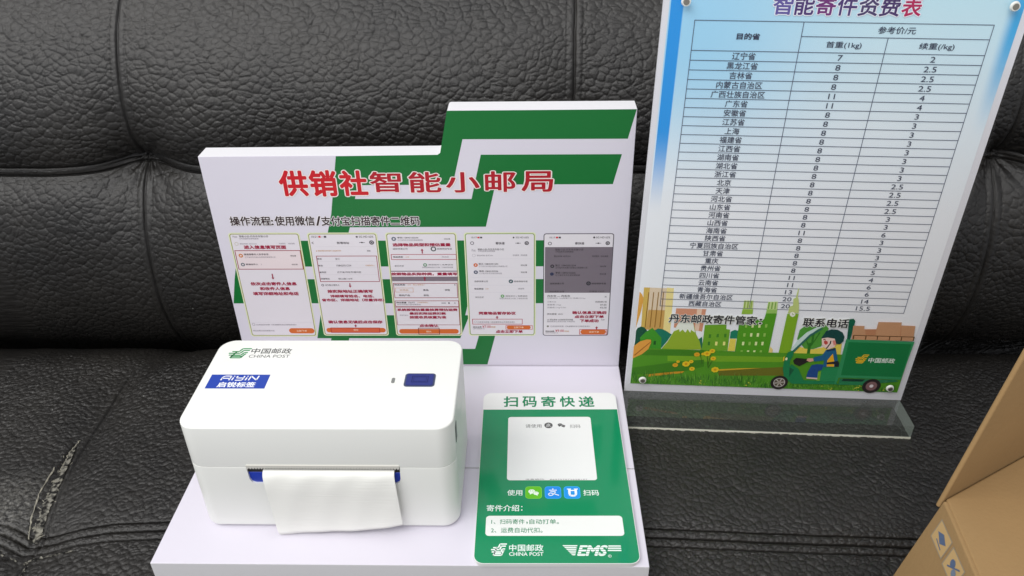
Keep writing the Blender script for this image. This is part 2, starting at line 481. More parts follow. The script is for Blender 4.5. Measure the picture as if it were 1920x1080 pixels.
LAND = [
  ((214, 180, 92), [(7.0, 100.8), (11.6, 100.8), (12.7, 62.4), (8.1, 63.9)]),  # ochre tower
  ((226, 205, 178), [(11.6, 100.8), (24.7, 100.7), (26.1, 62.4), (12.3, 62.4)]),
  ((205, 160, 90), [(12.3, 80.6), (26.4, 80.6), (25.8, 61.3), (11.9, 61.9)]),
  ((240, 222, 150), [(24.4, 101.2), (29.8, 100.9), (31.4, 58.3), (25.6, 62.4)]),
  ((150, 110, 45), [(10.8, 96.6), (11.5, 96.7), (11.7, 64.0), (10.9, 64.0)]),
  ((150, 110, 45), [(14.5, 96.8), (15.2, 96.8), (15.5, 64.2), (14.7, 64.1)]),
  ((150, 110, 45), [(18.2, 96.9), (18.9, 96.9), (19.2, 64.3), (18.4, 64.3)]),
  ((150, 110, 45), [(22.0, 97.0), (22.7, 97.1), (23.2, 64.5), (22.4, 64.4)]),
  ((225, 165, 75), [(4.1, 96.9), (6.3, 94.4), (7.7, 90.4), (6.8, 78.8), (4.9, 68.1), (4.1, 62.7), (4.0, 78.7)]),  # leaf
  ((214, 150, 120), [(33.5, 82.8), (56.6, 82.9), (56.1, 61.7), (46.7, 63.8), (33.6, 64.8)]),  # pink tower
  ((238, 205, 180), [(49.6, 82.6), (53.4, 82.8), (53.4, 62.4), (50.2, 62.3)]),
  ((24, 84, 62), [(4.6, 50.6), (4.4, 60.5), (5.5, 63.3), (8.1, 64.8), (10.8, 64.0), (13.3, 60.8), (12.9, 50.9), (9.7, 46.4), (4.3, 46.2)]),  # dark bush
  ((28, 120, 96), [(18.2, 61.0), (21.5, 63.5), (25.1, 62.9), (28.0, 61.4), (30.9, 59.3), (32.8, 58.3), (29.9, 51.6), (26.1, 44.8), (23.4, 44.7)]),
  ((30, 110, 85), [(54.4, 54.5), (56.7, 57.0), (58.9, 44.9), (57.2, 43.2)]),
  ((150, 178, 50), [(25.8, 43.5), (30.4, 51.6), (34.2, 61.6), (36.9, 69.3), (48.3, 69.7), (51.8, 59.1), (55.3, 52.6), (58.0, 44.3)]),  # mountain
  ((236, 240, 228), [(34.2, 61.4), (36.8, 69.8), (48.0, 70.3), (50.7, 60.7), (47.3, 63.2), (47.1, 60.2), (44.6, 63.7), (43.2, 60.4), (40.7, 63.2), (38.7, 60.7), (38.0, 63.4)]),  # snow
  ((66, 150, 40), [(8.1, 54.1), (12.1, 59.7), (17.0, 63.9), (25.1, 54.7), (25.8, 43.5), (10.0, 42.8)]),  # cottage
  ((30, 90, 30), [(19.3, 51.4), (21.1, 51.5), (21.3, 47.7), (19.3, 47.7)]),
  ((112, 168, 45), [(57.4, 68.2), (74.0, 69.3), (74.6, 64.9), (77.6, 64.5), (78.5, 44.0), (58.1, 43.7)]),  # block
  ((66, 130, 40), [(61.8, 59.4), (63.6, 59.5), (63.7, 56.1), (61.9, 56.0)]),
  ((66, 130, 40), [(67.8, 60.2), (69.5, 60.2), (69.7, 56.9), (67.9, 56.8)]),
  ((66, 130, 40), [(73.6, 60.4), (75.4, 60.5), (75.6, 57.1), (73.8, 57.0)]),
  ((56, 120, 40), [(61.9, 52.4), (63.7, 52.5), (63.8, 48.9), (62.1, 48.8)]),
  ((240, 238, 140), [(67.7, 52.7), (69.5, 52.7), (69.7, 49.1), (67.9, 49.0)]),
  ((240, 238, 140), [(73.8, 52.9), (75.6, 53.0), (75.8, 49.4), (74.0, 49.3)]),
  ((30, 130, 100), [(78.2, 62.6), (81.2, 64.6), (83.8, 63.8), (84.0, 56.3), (78.5, 56.1)]),
  ((232, 214, 90), [(78.7, 55.9), (83.5, 55.8), (84.2, 44.2), (78.6, 44.0)]),
  ((206, 222, 150), [(84.2, 91.9), (91.3, 92.0), (92.3, 80.6), (84.4, 80.3)]),  # striped towers
  ((150, 180, 80), [(84.4, 91.7), (85.5, 91.8), (86.0, 84.7), (84.9, 84.6)]),
  ((150, 180, 80), [(86.8, 91.8), (87.9, 91.9), (88.3, 84.8), (87.2, 84.7)]),
  ((150, 180, 80), [(89.3, 91.9), (90.4, 91.9), (90.9, 84.9), (89.8, 84.8)]),
  ((150, 190, 70), [(84.2, 84.1), (92.2, 84.0), (92.5, 79.7), (84.0, 79.3)]),
  ((84, 156, 34), [(83.6, 70.1), (95.6, 75.0), (102.0, 75.2), (102.6, 81.0), (110.8, 81.3), (110.8, 43.3), (84.4, 40.7)]),  # green block
  ((202, 222, 150), [(102.5, 91.4), (109.7, 91.9), (110.5, 84.6), (102.4, 84.3)]),
  ((120, 170, 70), [(102.9, 91.0), (103.9, 91.0), (104.1, 84.9), (103.2, 84.8)]),
  ((120, 170, 70), [(105.3, 91.1), (106.3, 91.1), (106.6, 85.0), (105.6, 84.9)]),
  ((120, 170, 70), [(107.8, 91.2), (108.7, 91.2), (109.0, 85.1), (108.1, 85.0)]),
  ((156, 200, 100), [(102.6, 84.5), (110.5, 84.6), (110.7, 81.0), (102.4, 80.8)]),
  ((150, 196, 90), [(88.4, 70.3), (90.2, 70.4), (90.3, 67.1), (88.6, 67.0)]),
  ((226, 240, 170), [(93.3, 70.5), (95.1, 70.6), (95.2, 67.3), (93.6, 67.2)]),
  ((226, 240, 170), [(98.6, 70.7), (100.3, 70.8), (100.5, 67.5), (98.8, 67.4)]),
  ((150, 196, 90), [(103.7, 70.9), (105.4, 71.0), (105.6, 67.7), (103.9, 67.6)]),
  ((150, 196, 90), [(88.3, 61.8), (90.1, 61.8), (90.2, 58.5), (88.5, 58.4)]),
  ((226, 240, 170), [(93.6, 62.0), (95.3, 62.0), (95.5, 58.7), (93.8, 58.6)]),
  ((226, 240, 170), [(98.7, 62.2), (100.5, 62.2), (100.6, 58.9), (98.9, 58.8)]),
  ((150, 196, 90), [(103.8, 62.4), (105.6, 62.4), (105.8, 59.1), (104.1, 59.0)]),
  ((226, 240, 170), [(88.6, 53.5), (90.4, 53.6), (90.5, 50.2), (88.8, 50.1)]),
  ((150, 196, 90), [(93.6, 53.7), (95.4, 53.8), (95.5, 50.4), (93.8, 50.3)]),
  ((226, 240, 170), [(98.6, 53.9), (100.4, 54.0), (100.5, 50.6), (98.8, 50.5)]),
  ((226, 240, 170), [(103.6, 54.1), (105.4, 54.2), (105.5, 50.8), (103.9, 50.7)]),
  ((150, 196, 90), [(88.7, 45.2), (90.5, 45.3), (90.3, 43.5), (88.6, 43.4)]),
  ((226, 240, 170), [(93.7, 45.4), (95.5, 45.5), (95.4, 43.7), (93.7, 43.6)]),
  ((226, 240, 170), [(98.7, 45.6), (100.4, 45.7), (100.3, 43.9), (98.6, 43.8)]),
  ((150, 196, 90), [(103.7, 45.8), (105.5, 45.9), (105.4, 44.1), (103.7, 44.0)]),
  ((236, 214, 130), [(111.3, 49.9), (113.7, 46.9), (113.7, 43.4), (110.8, 43.6)]),
  ((196, 210, 130), [(122.6, 104.2), (123.3, 104.3), (123.6, 96.9), (124.9, 94.1), (126.1, 89.0), (127.2, 81.9), (119.0, 81.6), (119.2, 87.8), (121.6, 88.8), (120.8, 94.9), (122.4, 95.9)]),  # clock tower
  ((130, 176, 40), [(118.7, 81.1), (127.3, 81.4), (128.0, 42.4), (118.7, 43.1)]),
  ((240, 240, 225), [(120.6, 80.7), (120.9, 82.3), (122.3, 83.1), (124.0, 82.4), (125.0, 80.9), (124.6, 79.3), (123.2, 78.3), (121.5, 79.2)]),  # clock
  ((130, 160, 60), [(122.4, 82.1), (122.7, 82.1), (123.0, 80.8), (124.1, 80.7), (124.1, 80.3), (122.7, 80.2)]),
  ((236, 214, 90), [(132.0, 50.7), (139.5, 49.5), (143.8, 48.2), (165.8, 55.1), (167.6, 41.0), (129.9, 42.5)]),
  ((84, 156, 60), [(130.6, 57.7), (130.9, 66.6), (133.9, 70.1), (141.7, 70.9), (149.3, 72.2), (152.8, 68.9), (152.2, 62.5), (150.4, 51.5), (144.5, 48.7), (138.0, 48.9), (135.3, 52.4)]),  # round tree
  ((52, 120, 40), [(137.0, 58.9), (140.2, 54.1), (142.0, 55.1), (141.4, 64.0), (143.0, 64.1), (143.7, 56.2), (146.4, 65.2), (147.4, 64.3), (143.6, 53.2), (142.6, 51.1), (143.4, 42.0), (141.0, 41.9), (140.2, 51.0)]),
  ((84, 150, 36), [(4.2, 8.4), (220.4, 8.4), (220.4, 43.5), (160, 44.5), (100, 44.0), (4.2, 44.5)]),
  ((120, 172, 40), [(31.5, 38.5), (122.6, 40.2), (123.6, 35.1), (32.2, 32.3)]),
  ((66, 128, 30), [(11.8, 42.9), (59.9, 44.4), (60.2, 41.7), (54.9, 38.1), (10.5, 37.4)]),
  ((66, 128, 30), [(4.8, 24.6), (38.4, 31.8), (61.1, 35.0), (62.0, 28.2), (44.1, 21.7), (16.9, 18.2), (4.9, 17.6)]),
  ((110, 110, 34), [(73.9, 24.6), (95.2, 27.1), (127.7, 30.6), (129.3, 21.7), (74.7, 19.4)]),
  ((214, 150, 40), [(16.4, 18.1), (39.5, 22.0), (46.8, 22.7), (45.2, 20.8), (18.0, 15.9)]),  # path
  ((214, 170, 50), [(73.8, 25.9), (92.6, 27.7), (108.2, 28.6), (93.6, 26.7), (74.4, 24.3)]),
  ((228, 160, 70), [(4.0, 33.8), (3.9, 46.1), (8.4, 50.8), (13.6, 53.0), (16.9, 52.8), (17.3, 50.0), (15.8, 43.8), (11.3, 38.6)]),  # big leaf
  ((170, 100, 40), [(4.6, 37.2), (16.9, 51.1), (17.3, 50.6), (5.6, 36.7)]),
]
TRIKE = [
  ((208, 230, 224), [(127.3, 47.5), (130.8, 56.7), (136.5, 64.8), (143.4, 70.0), (148.7, 71.2), (143.9, 67.6), (138.0, 60.9), (133.6, 52.8), (130.5, 45.6)]),  # windscreen pillar
  ((52, 110, 100), [(129.0, 47.1), (133.7, 54.3), (139.2, 63.0), (146.8, 69.1), (148.5, 68.7), (140.3, 61.5), (135.4, 53.9), (130.5, 45.4)]),
  ((20, 96, 70), [(166.2, 78.3), (169.5, 78.9), (171.3, 76.6), (171.2, 66.5), (171.2, 58.0), (168.7, 58.8)]),  # cab back
  ((30, 128, 78), [(124.3, 37.2), (125.7, 45.4), (130.1, 47.6), (130.3, 42.5), (128.9, 37.4), (129.7, 30.1), (134.2, 26.1), (131.6, 17.6), (126.7, 21.6), (124.6, 28.9)]),  # nose
  ((30, 128, 78), [(128.9, 30.1), (130.7, 33.8), (136.8, 29.4), (143.2, 18.1), (168.9, 18.1), (171.2, 15.0), (134.8, 14.0), (130.4, 17.5)]),
  ((24, 90, 60), [(129.6, 30.6), (133.8, 28.2), (131.0, 20.7)]),
  ((40, 36, 34), [(131.2, 37.4), (133.2, 40.1), (141.5, 39.4), (143.6, 36.9), (137.2, 32.0), (132.7, 33.9)]),  # handlebar
  ((40, 140, 84), [(155.4, 31.2), (169.5, 32.3), (170.5, 18.2), (155.6, 18.1), (155.0, 27.0)]),  # seat box
  ((120, 170, 50), [(152.6, 26.9), (155.3, 27.6), (156.0, 18.1), (153.6, 18.0)]),
  ((240, 200, 60), [(123.3, 36.1), (122.9, 40.2), (123.8, 41.2), (124.3, 37.2)]),
  ((36, 76, 140), [(146.7, 33.4), (150.6, 34.6), (155.6, 34.3), (155.8, 29.2), (152.8, 28.0), (153.7, 20.1), (144.7, 20.8), (144.8, 26.6)]),  # trousers
  ((226, 200, 190), [(144.9, 21.3), (153.6, 20.9), (153.9, 19.4), (145.2, 19.8)]),  # shoes
  ((36, 100, 140), [(154.6, 48.6), (161.8, 50.9), (164.3, 43.9), (167.8, 32.8), (155.7, 31.7), (155.5, 38.5), (148.5, 37.1), (146.6, 38.1), (146.8, 41.2), (152.9, 43.5)]),  # jacket
  ((242, 180, 40), [(157.8, 38.5), (160.8, 45.3), (163.5, 37.8), (164.4, 32.6), (158.6, 32.6)]),  # vest
  ((226, 170, 150), [(141.6, 37.9), (142.2, 40.0), (146.2, 40.3), (147.4, 37.6), (144.5, 36.5)]),  # hand
  ((36, 40, 48), [(157.6, 36.5), (166.2, 38.4), (167.8, 36.4), (168.2, 32.6), (164.9, 32.7), (164.4, 35.2), (158.4, 34.7)]),  # strap
  ((30, 60, 90), [(155.2, 48.4), (161.4, 51.1), (162.1, 48.9), (155.8, 47.1)]),  # collar
  ((244, 214, 202), [(149.2, 59.4), (150.9, 60.9), (159.1, 59.8), (161.3, 57.9), (160.8, 51.9), (156.5, 49.5), (153.4, 50.6), (150.6, 53.5)]),  # face
  ((200, 80, 70), [(151.3, 57.0), (152.3, 58.0), (154.3, 56.8), (154.9, 55.1), (153.6, 53.6), (151.9, 55.0)]),  # cheek
  ((120, 60, 50), [(150.5, 58.9), (152.0, 59.3), (152.4, 58.3), (150.8, 58.0)]),
  ((226, 140, 130), [(157.8, 57.7), (159.4, 58.3), (161.4, 57.4), (161.2, 53.9), (159.7, 53.3)]),  # ear
  ((24, 72, 68), [(148.6, 59.4), (150.0, 63.4), (151.2, 66.9), (154.9, 68.5), (159.7, 68.2), (163.8, 65.9), (166.2, 62.0), (166.4, 57.6), (164.3, 54.5), (161.4, 54.9), (159.1, 59.8), (153.4, 60.6)]),  # helmet
  ((20, 40, 40), [(156.2, 57.7), (157.0, 57.7), (157.3, 55.2), (155.0, 49.8), (154.2, 50.2), (156.2, 54.9)]),  # chin strap
  ((200, 150, 112), [(170.6, 72.5), (179.2, 72.5), (179.5, 69.6), (188.8, 69.9), (188.7, 76.6), (206.3, 76.9), (206.6, 74.1), (217.3, 74.0), (219.3, 59.9), (172.0, 59.4)]),  # parcels
  ((190, 132, 96), [(180.4, 69.1), (188.9, 69.7), (189.5, 64.2), (181.9, 64.1)]),
  ((190, 132, 96), [(206.3, 73.8), (206.9, 73.9), (208.8, 64.0), (208.1, 64.0)]),
  ((96, 66, 34), [(172.9, 63.9), (219.5, 64.0), (219.7, 63.3), (173.0, 63.2)]),
  ((96, 66, 34), [(172.5, 63.7), (173.4, 63.7), (173.8, 59.8), (172.9, 59.8)]),
  ((96, 66, 34), [(182.0, 63.7), (182.8, 63.7), (183.2, 59.8), (182.3, 59.8)]),
  ((96, 66, 34), [(190.8, 63.9), (191.7, 63.9), (192.1, 59.8), (191.4, 59.7)]),
  ((96, 66, 34), [(200.2, 63.8), (201.0, 63.9), (201.4, 59.8), (200.6, 59.7)]),
  ((96, 66, 34), [(209.2, 63.7), (210.1, 63.8), (210.5, 59.7), (209.7, 59.7)]),
  ((96, 66, 34), [(218.7, 63.8), (219.6, 63.9), (219.7, 59.7), (219.0, 59.7)]),
  ((52, 146, 92), [(168.0, 59.6), (220.6, 59.2), (219.6, 21.8), (170.2, 21.9), (169.4, 14.8), (168.2, 15.7)]),  # cargo box frame
  ((24, 122, 66), [(170.6, 57.0), (219.0, 56.9), (219.3, 24.5), (171.6, 24.4)]),  # cargo panel
  ((40, 120, 80), [(171.5, 21.1), (215.8, 21.3), (218.5, 19.9), (199.6, 17.1), (191.4, 15.2), (171.4, 16.4)]),  # chassis
  ((20, 60, 44), [(174.3, 21.0), (191.6, 21.0), (189.8, 18.7), (173.3, 18.5)]),
  ((40, 128, 80), [(174.2, 18.0), (191.5, 18.0), (190.6, 15.1), (170.2, 14.6)]),
]
ROWS = [tuple(r.split()) for r in '''辽宁省 7 2|黑龙江省 8 2.5|吉林省 8 2.5|内蒙古自治区 8 2.5|广西壮族自治区 11 4|广东省 11 4|安徽省 8 3|江苏省 8 3|上海 8 3|福建省 8 3|江西省 8 3|湖南省 8 3|湖北省 8 3|浙江省 8 3|北京 8 2.5|天津 8 2.5|河北省 8 2.5|山东省 8 2.5|河南省 8 3|山西省 8 3|海南省 11 6|陕西省 8 3|宁夏回族自治区 8 3|甘肃省 8 3|重庆 8 3|贵州省 8 5|四川省 11 4|云南省 11 6|青海省 13 6|新疆维吾尔自治区 20 14|西藏自治区 20 15.5'''.split('|')]

# ------------------------------------------------------------------ leather sofa
def _h(i, j, k):
    n = (i.astype(np.int64) * 374761393 + j.astype(np.int64) * 668265263 + k * 974634777) & 0xffffffff
    n = ((n ^ (n >> 13)) * 1274126177) & 0xffffffff
    return ((n ^ (n >> 16)) & 0xffff) / 65535.0

def vnoise(x, y, k=0):
    i, j = np.floor(x), np.floor(y)
    fx, fy = x - i, y - j
    fx, fy = fx * fx * (3 - 2 * fx), fy * fy * (3 - 2 * fy)
    a, b = _h(i, j, k), _h(i + 1, j, k)
    c, d = _h(i, j + 1, k), _h(i + 1, j + 1, k)
    return (a * (1 - fx) + b * fx) * (1 - fy) + (c * (1 - fx) + d * fx) * fy

def fbm(x, y, k=0, o=3):
    return sum(vnoise(x * 2 ** q, y * 2 ** q, k + q) * 0.5 ** q for q in range(o)) / (2 - 0.5 ** (o - 1))

def voro(x, y, k=0, jit=0.85):
    i, j = np.floor(x), np.floor(y)
    f1, f2 = np.full(x.shape, 9.0), np.full(x.shape, 9.0)
    cid = np.zeros(x.shape)
    for di in (-1, 0, 1):
        for dj in (-1, 0, 1):
            a, b = i + di, j + dj
            px = a + 0.5 + jit * (_h(a, b, k) - 0.5)
            py = b + 0.5 + jit * (_h(a, b, k + 7) - 0.5)
            d = np.hypot(x - px, y - py)
            near = d < f1
            f2 = np.where(near, f1, np.minimum(f2, d))
            cid = np.where(near, _h(a, b, k + 13), cid)
            f1 = np.where(near, d, f1)
    return f1, f2, cid

def grain(u, s, cu, cs, k=0, amp=1.0):
    """leather pebbles: u, s in mm"""
    wx = (fbm(u / 30, s / 24, k + 40) - 0.5) * 9 + (fbm(u / 6, s / 5, k + 43) - 0.5) * 2.0
    wy = (fbm(u / 30, s / 24, k + 50) - 0.5) * 7 + (fbm(u / 6, s / 5, k + 53) - 0.5) * 1.6
    a, b = (u + wx) / cu, (s + wy) / cs
    p, q = (a + b) * 0.72, (a - b) * 0.72
    f1, f2, c = voro(p, q, k, 0.95)
    e = f2 - f1
    depth = 0.45 + 0.75 * fbm(u / 18, s / 18, k + 70)
    h = (1 - np.exp(-e / 0.085)) * 0.62 * depth + 0.14 * (c - 0.5) - f1 * f1 * 0.55
    g1, g2, c2 = voro(p * 2.3 + 3.1, q * 2.3 + 1.7, k + 3, 0.95)
    h += 0.26 * (1 - np.exp(-(g2 - g1) / 0.13)) * np.clip(vnoise(u / 12, s / 12, k + 8) * 1.5 - 0.25, 0, 1)
    l1, l2, c3 = voro(p * 0.42 + 9, q * 0.26 + 4, k + 5, 0.95)
    h -= 0.30 * np.exp(-(l2 - l1) / 0.03)
    h += 0.14 * (fbm(u / 1.5, s / 1.5, k + 60, 2) - 0.5)
    return h * amp

def gauss(d, w):
    return np.exp(-(d / w) ** 2)

def surface(name, base, disp, us, ss, m, parent):
    """grid of points base(x, s) pushed along its own normal by disp"""
    X, S = np.meshgrid(us, ss)
    Pn = np.stack(base(X, S), -1)
    dx = np.gradient(Pn, axis=1)
    ds = np.gradient(Pn, axis=0)
    N = np.cross(dx, ds)
    N /= np.linalg.norm(N, axis=-1, keepdims=True) + 1e-12
    Pn = Pn + N * disp(X, S)[..., None]
    h, w = X.shape
    idx = np.arange(h * w).reshape(h, w)
    quads = np.stack([idx[:-1, :-1], idx[:-1, 1:], idx[1:, 1:], idx[1:, :-1]], -1).reshape(-1)
    me = bpy.data.meshes.new(name)
    me.vertices.add(h * w)
    me.vertices.foreach_set('co', Pn.reshape(-1))
    nq = len(quads) // 4
    me.loops.add(nq * 4)
    me.loops.foreach_set('vertex_index', quads.astype(np.int32))
    me.polygons.add(nq)
    me.polygons.foreach_set('loop_start', np.arange(0, nq * 4, 4, dtype=np.int32))
    me.polygons.foreach_set('use_smooth', np.ones(nq, dtype=bool))
    me.update()
    return link(name, me, [m], parent)

def leather_material():
    m = bpy.data.materials.new('black_leather')
    m.use_nodes = True
    nt, b = m.node_tree, P(m)
    N = nt.nodes.new
    L = nt.links.new
    tc = N('ShaderNodeTexCoord')
    def noise(scale, det, rough=0.55):
        n = N('ShaderNodeTexNoise')
        n.inputs['Scale'].default_value = scale
        n.inputs['Detail'].default_value = det
        n.inputs['Roughness'].default_value = rough
        L(tc.outputs['Object'], n.inputs['Vector'])
        return n
    big, mid, fine = noise(14, 4), noise(160, 3), noise(1500, 3)
    ramp = N('ShaderNodeValToRGB')
    ramp.color_ramp.elements[0].position, ramp.color_ramp.elements[0].color = 0.3, (0.0105, 0.0098, 0.0092, 1)
    ramp.color_ramp.elements[1].position, ramp.color_ramp.elements[1].color = 0.75, (0.0215, 0.0196, 0.0172, 1)
    L(big.outputs['Fac'], ramp.inputs['Fac'])
    # worn grey scuffs beside the tear
    geo = N('ShaderNodeVectorMath')
    geo.operation = 'DISTANCE'
    L(tc.outputs['Object'], geo.inputs[0])
    geo.inputs[1].default_value = (-0.138, 0.062, -0.018)
    mr = N('ShaderNodeMapRange')
    mr.inputs['From Min'].default_value, mr.inputs['From Max'].default_value = 0.045, 0.008
    L(geo.outputs['Value'], mr.inputs['Value'])
    scr = noise(420, 5, 0.7)
    st = N('ShaderNodeMapRange')
    st.inputs['From Min'].default_value, st.inputs['From Max'].default_value = 0.42, 0.68
    L(scr.outputs['Fac'], st.inputs['Value'])
    mul = N('ShaderNodeMath')
    mul.operation = 'MULTIPLY'
    L(mr.outputs['Result'], mul.inputs[0])
    L(st.outputs['Result'], mul.inputs[1])
    mx = N('ShaderNodeMix')
    mx.data_type = 'RGBA'
    L(mul.outputs[0], mx.inputs['Factor'])
    L(ramp.outputs['Color'], mx.inputs['A'])
    mx.inputs['B'].default_value = (0.16, 0.155, 0.14, 1)
    # specks of dust and lint
    vs = N('ShaderNodeTexVoronoi')
    vs.inputs['Scale'].default_value = 55
    vs.inputs['Randomness'].default_value = 1.0
    L(tc.outputs['Object'], vs.inputs['Vector'])
    vm = N('ShaderNodeMapRange')
    vm.inputs['From Min'].default_value, vm.inputs['From Max'].default_value = 0.030, 0.014
    L(vs.outputs['Distance'], vm.inputs['Value'])
    m2 = N('ShaderNodeMix')
    m2.data_type = 'RGBA'
    L(vm.outputs['Result'], m2.inputs['Factor'])
    L(mx.outputs['Result'], m2.inputs['A'])
    m2.inputs['B'].default_value = (0.22, 0.22, 0.20, 1)
    L(m2.outputs['Result'], b.inputs['Base Color'])
    rr = N('ShaderNodeMapRange')
    rr.inputs['To Min'].default_value, rr.inputs['To Max'].default_value = 0.29, 0.43
    L(mid.outputs['Fac'], rr.inputs['Value'])
    L(rr.outputs['Result'], b.inputs['Roughness'])
    b.inputs['Specular IOR Level'].default_value = 0.52
    bp = N('ShaderNodeBump')
    bp.inputs['Strength'].default_value = 0.75
    bp.inputs['Distance'].default_value = 0.0005
    L(fine.outputs['Fac'], bp.inputs['Height'])
    L(bp.outputs['Normal'], b.inputs['Normal'])
    return m

LEATHER = leather_material()
SOFA = tag(empty('leather_sofa', (0.2, 0.2, -0.018)), 'black grained leather sofa with stitched seams and a torn seat, under everything else', 'sofa')
def keep(o, parent):
    o.parent = parent
    if parent.parent is None:
        o.matrix_parent_inverse = Matrix.Translation(parent.location).inverted()
    return o
bpy.context.view_layer.update()

us = np.concatenate([np.arange(-0.75, -0.225, 0.004), np.arange(-0.225, 0.70, 0.00068), np.arange(0.70, 1.15, 0.004)])

# backrest profile (y, z) from the crease up
prof = np.array([(.330, -.085), (.305, -.050), (.286, -.026), (.274, 0), (.268, .03), (.268, .068), (.272, .098), (.278, .119), (.2855, .1325),
                 (.2905, .1385), (.2925, .1425), (.2925, .1470), (.2895, .154), (.2868, .166), (.2868, .184), (.2925, .210), (.305, .238), (.326, .268), (.357, .296), (.40, .318), (.45, .332), (.53, .338)])
def catmull(p, n=24):
    q = np.vstack([2 * p[0] - p[1], p, 2 * p[-1] - p[-2]])
    out = []
    for i in range(1, len(q) - 2):
        t = np.linspace(0, 1, n, endpoint=False)[:, None]
        a, b, c, d = q[i - 1], q[i], q[i + 1], q[i + 2]
        out.append(0.5 * (2 * b + (c - a) * t + (2 * a - 5 * b + 4 * c - d) * t ** 2 + (3 * b - a - 3 * c + d) * t ** 3))
    return np.vstack(out + [p[-1:]])
pc = catmull(prof)
arc = np.concatenate([[0], np.cumsum(np.hypot(*np.diff(pc, axis=0).T))])
s_seam = arc[np.argmin(np.hypot(pc[:, 0] - .2925, pc[:, 1] - .1445))]
s_top = arc[np.argmin(np.abs(pc[:, 1] - .325) + (pc[:, 0] < .3))]
SEAMS = (-0.452, -0.0925, 0.279, 0.640, 0.997)

def near_seam(X, wob=0.0):
    d = np.full(X.shape, 9.0)
    for q in SEAMS:
        e = X - (q + wob)
        d = np.where(np.abs(e) < np.abs(d), e, d)
    return d

def back_base(X, S):
    y = np.interp(S, arc, pc[:, 0])
    z = np.interp(S, arc, pc[:, 1])
    d = near_seam(X)
    r = S - s_seam
    y = y + 0.020 * gauss(d, 0.032) * np.exp(-np.abs(r) / 0.028) + 0.005 * gauss(d, 0.03) * np.clip(1 - np.abs(r) / 0.13, 0, 1)
    y = y + 0.004 * (fbm(X * 9, S * 9, 90) - 0.5)
    # the lower section rolls up to a lip at each tuft
    z = z + 0.004 * gauss(d, 0.03) * gauss(r, 0.02)
    return X, y, z

def back_disp(X, S):
    r = (S - s_seam) * 1000 + 1.2 * (fbm(X * 40, S * 0 + 3, 70) - 0.5)
    wob = 0.000015 * r
    d = near_seam(X, wob) * 1000 + 0.8 * (fbm(S * 60, X * 0 + 1, 71) - 0.5)
    up = r > 0
    flat = 1 - 0.8 * np.clip(gauss(np.abs(r) - 3, 5) + gauss(d, 5), 0, 1)
    g = np.where(up, grain(X * 1000, S * 1000, 7.4, 5.5, 1), 0.85 * grain(X * 1000, S * 1000, 6.6, 5.6, 21))
    h = g * 1.3 * flat
    h += -3.4 * gauss(r - 3.6, 0.7) - 3.0 * gauss(r + 3.8, 0.6) + 1.2 * gauss(r, 3.0) + 0.5 * gauss(r - 7.5, 3)
    st = 0.65 + 0.35 * np.sin(S * 1000 * 2 * np.pi / 4.0)
    h += -2.1 * gauss(d, 0.7) + 0.6 * gauss(np.abs(d) - 3.2, 2.4) - 0.7 * st * gauss(np.abs(d) - 6.6, 0.6)
    # puckers fanning out of the tufts
    ang = np.arctan2(r, d)
    rad = np.hypot(r, d)
    h += 1.0 * np.sin(ang * 11 + 2 * fbm(X * 30, S * 30, 77)) * np.exp(-rad / 32) * np.clip(rad / 8, 0, 1)
    return h * 1e-3

ss = np.concatenate([np.arange(0, 0.05, 0.003), np.arange(0.05, s_seam - 0.012, 0.00068), np.arange(s_seam - 0.012, s_seam + 0.010, 0.0003), np.arange(s_seam + 0.010, s_top, 0.00068), np.arange(s_top, arc[-1], 0.006)])
BACK = surface('backrest', back_base, back_disp, us, ss, LEATHER, None)
keep(BACK, SOFA)

def seat_seam_x(y):
    return np.interp(y, [-0.2, 0.02, 0.04, 0.068, 0.095, 0.124, 0.162, 0.218, 0.267, 0.31],
                     [-0.10, -0.099, -0.0985, -0.104, -0.1095, -0.1115, -0.112, -0.1140, -0.0925, -0.085])

def front_seam_y(x):
    return np.interp(x, [-0.6, -0.128, -0.107, -0.088, -0.052, 0.014, 0.32, 0.39, 0.46, 0.52, 1.0],
                     [0.041, 0.041, 0.0335, 0.0366, 0.0416, 0.046, 0.0414, 0.0392, 0.0375, 0.0363, 0.03])

def seat_base(X, S):
    y = S.copy()
    # rolls over at the front, far below the frame
    k = np.clip((-0.26 - S), 0, None)
    y = np.where(S < -0.26, -0.26 - 0.05 * np.sin(np.clip(k / 0.05, 0, 1.57)), S)
    z = -0.0185 - np.where(S < -0.26, 0.05 * (1 - np.cos(np.clip(k / 0.05, 0, 1.57))) + np.clip(k - 0.0785, 0, None), 0)
    z = z - 0.030 * (np.clip(S - 0.225, 0, None) / 0.07) ** 2
    z = z - 0.0185 * np.clip(X - 0.325, 0, 0.28)
    d = X - seat_seam_x(S)
    z = z - 0.004 * gauss(d, 0.02) + 0.0015 * (fbm(X * 8, S * 8, 95) - 0.7)
    d2 = S - front_seam_y(X)
    z = z - 0.0022 * gauss(d2, 0.018) - 0.003 * gauss(d2, 0.03) * gauss(d, 0.03)
    return X, y, z

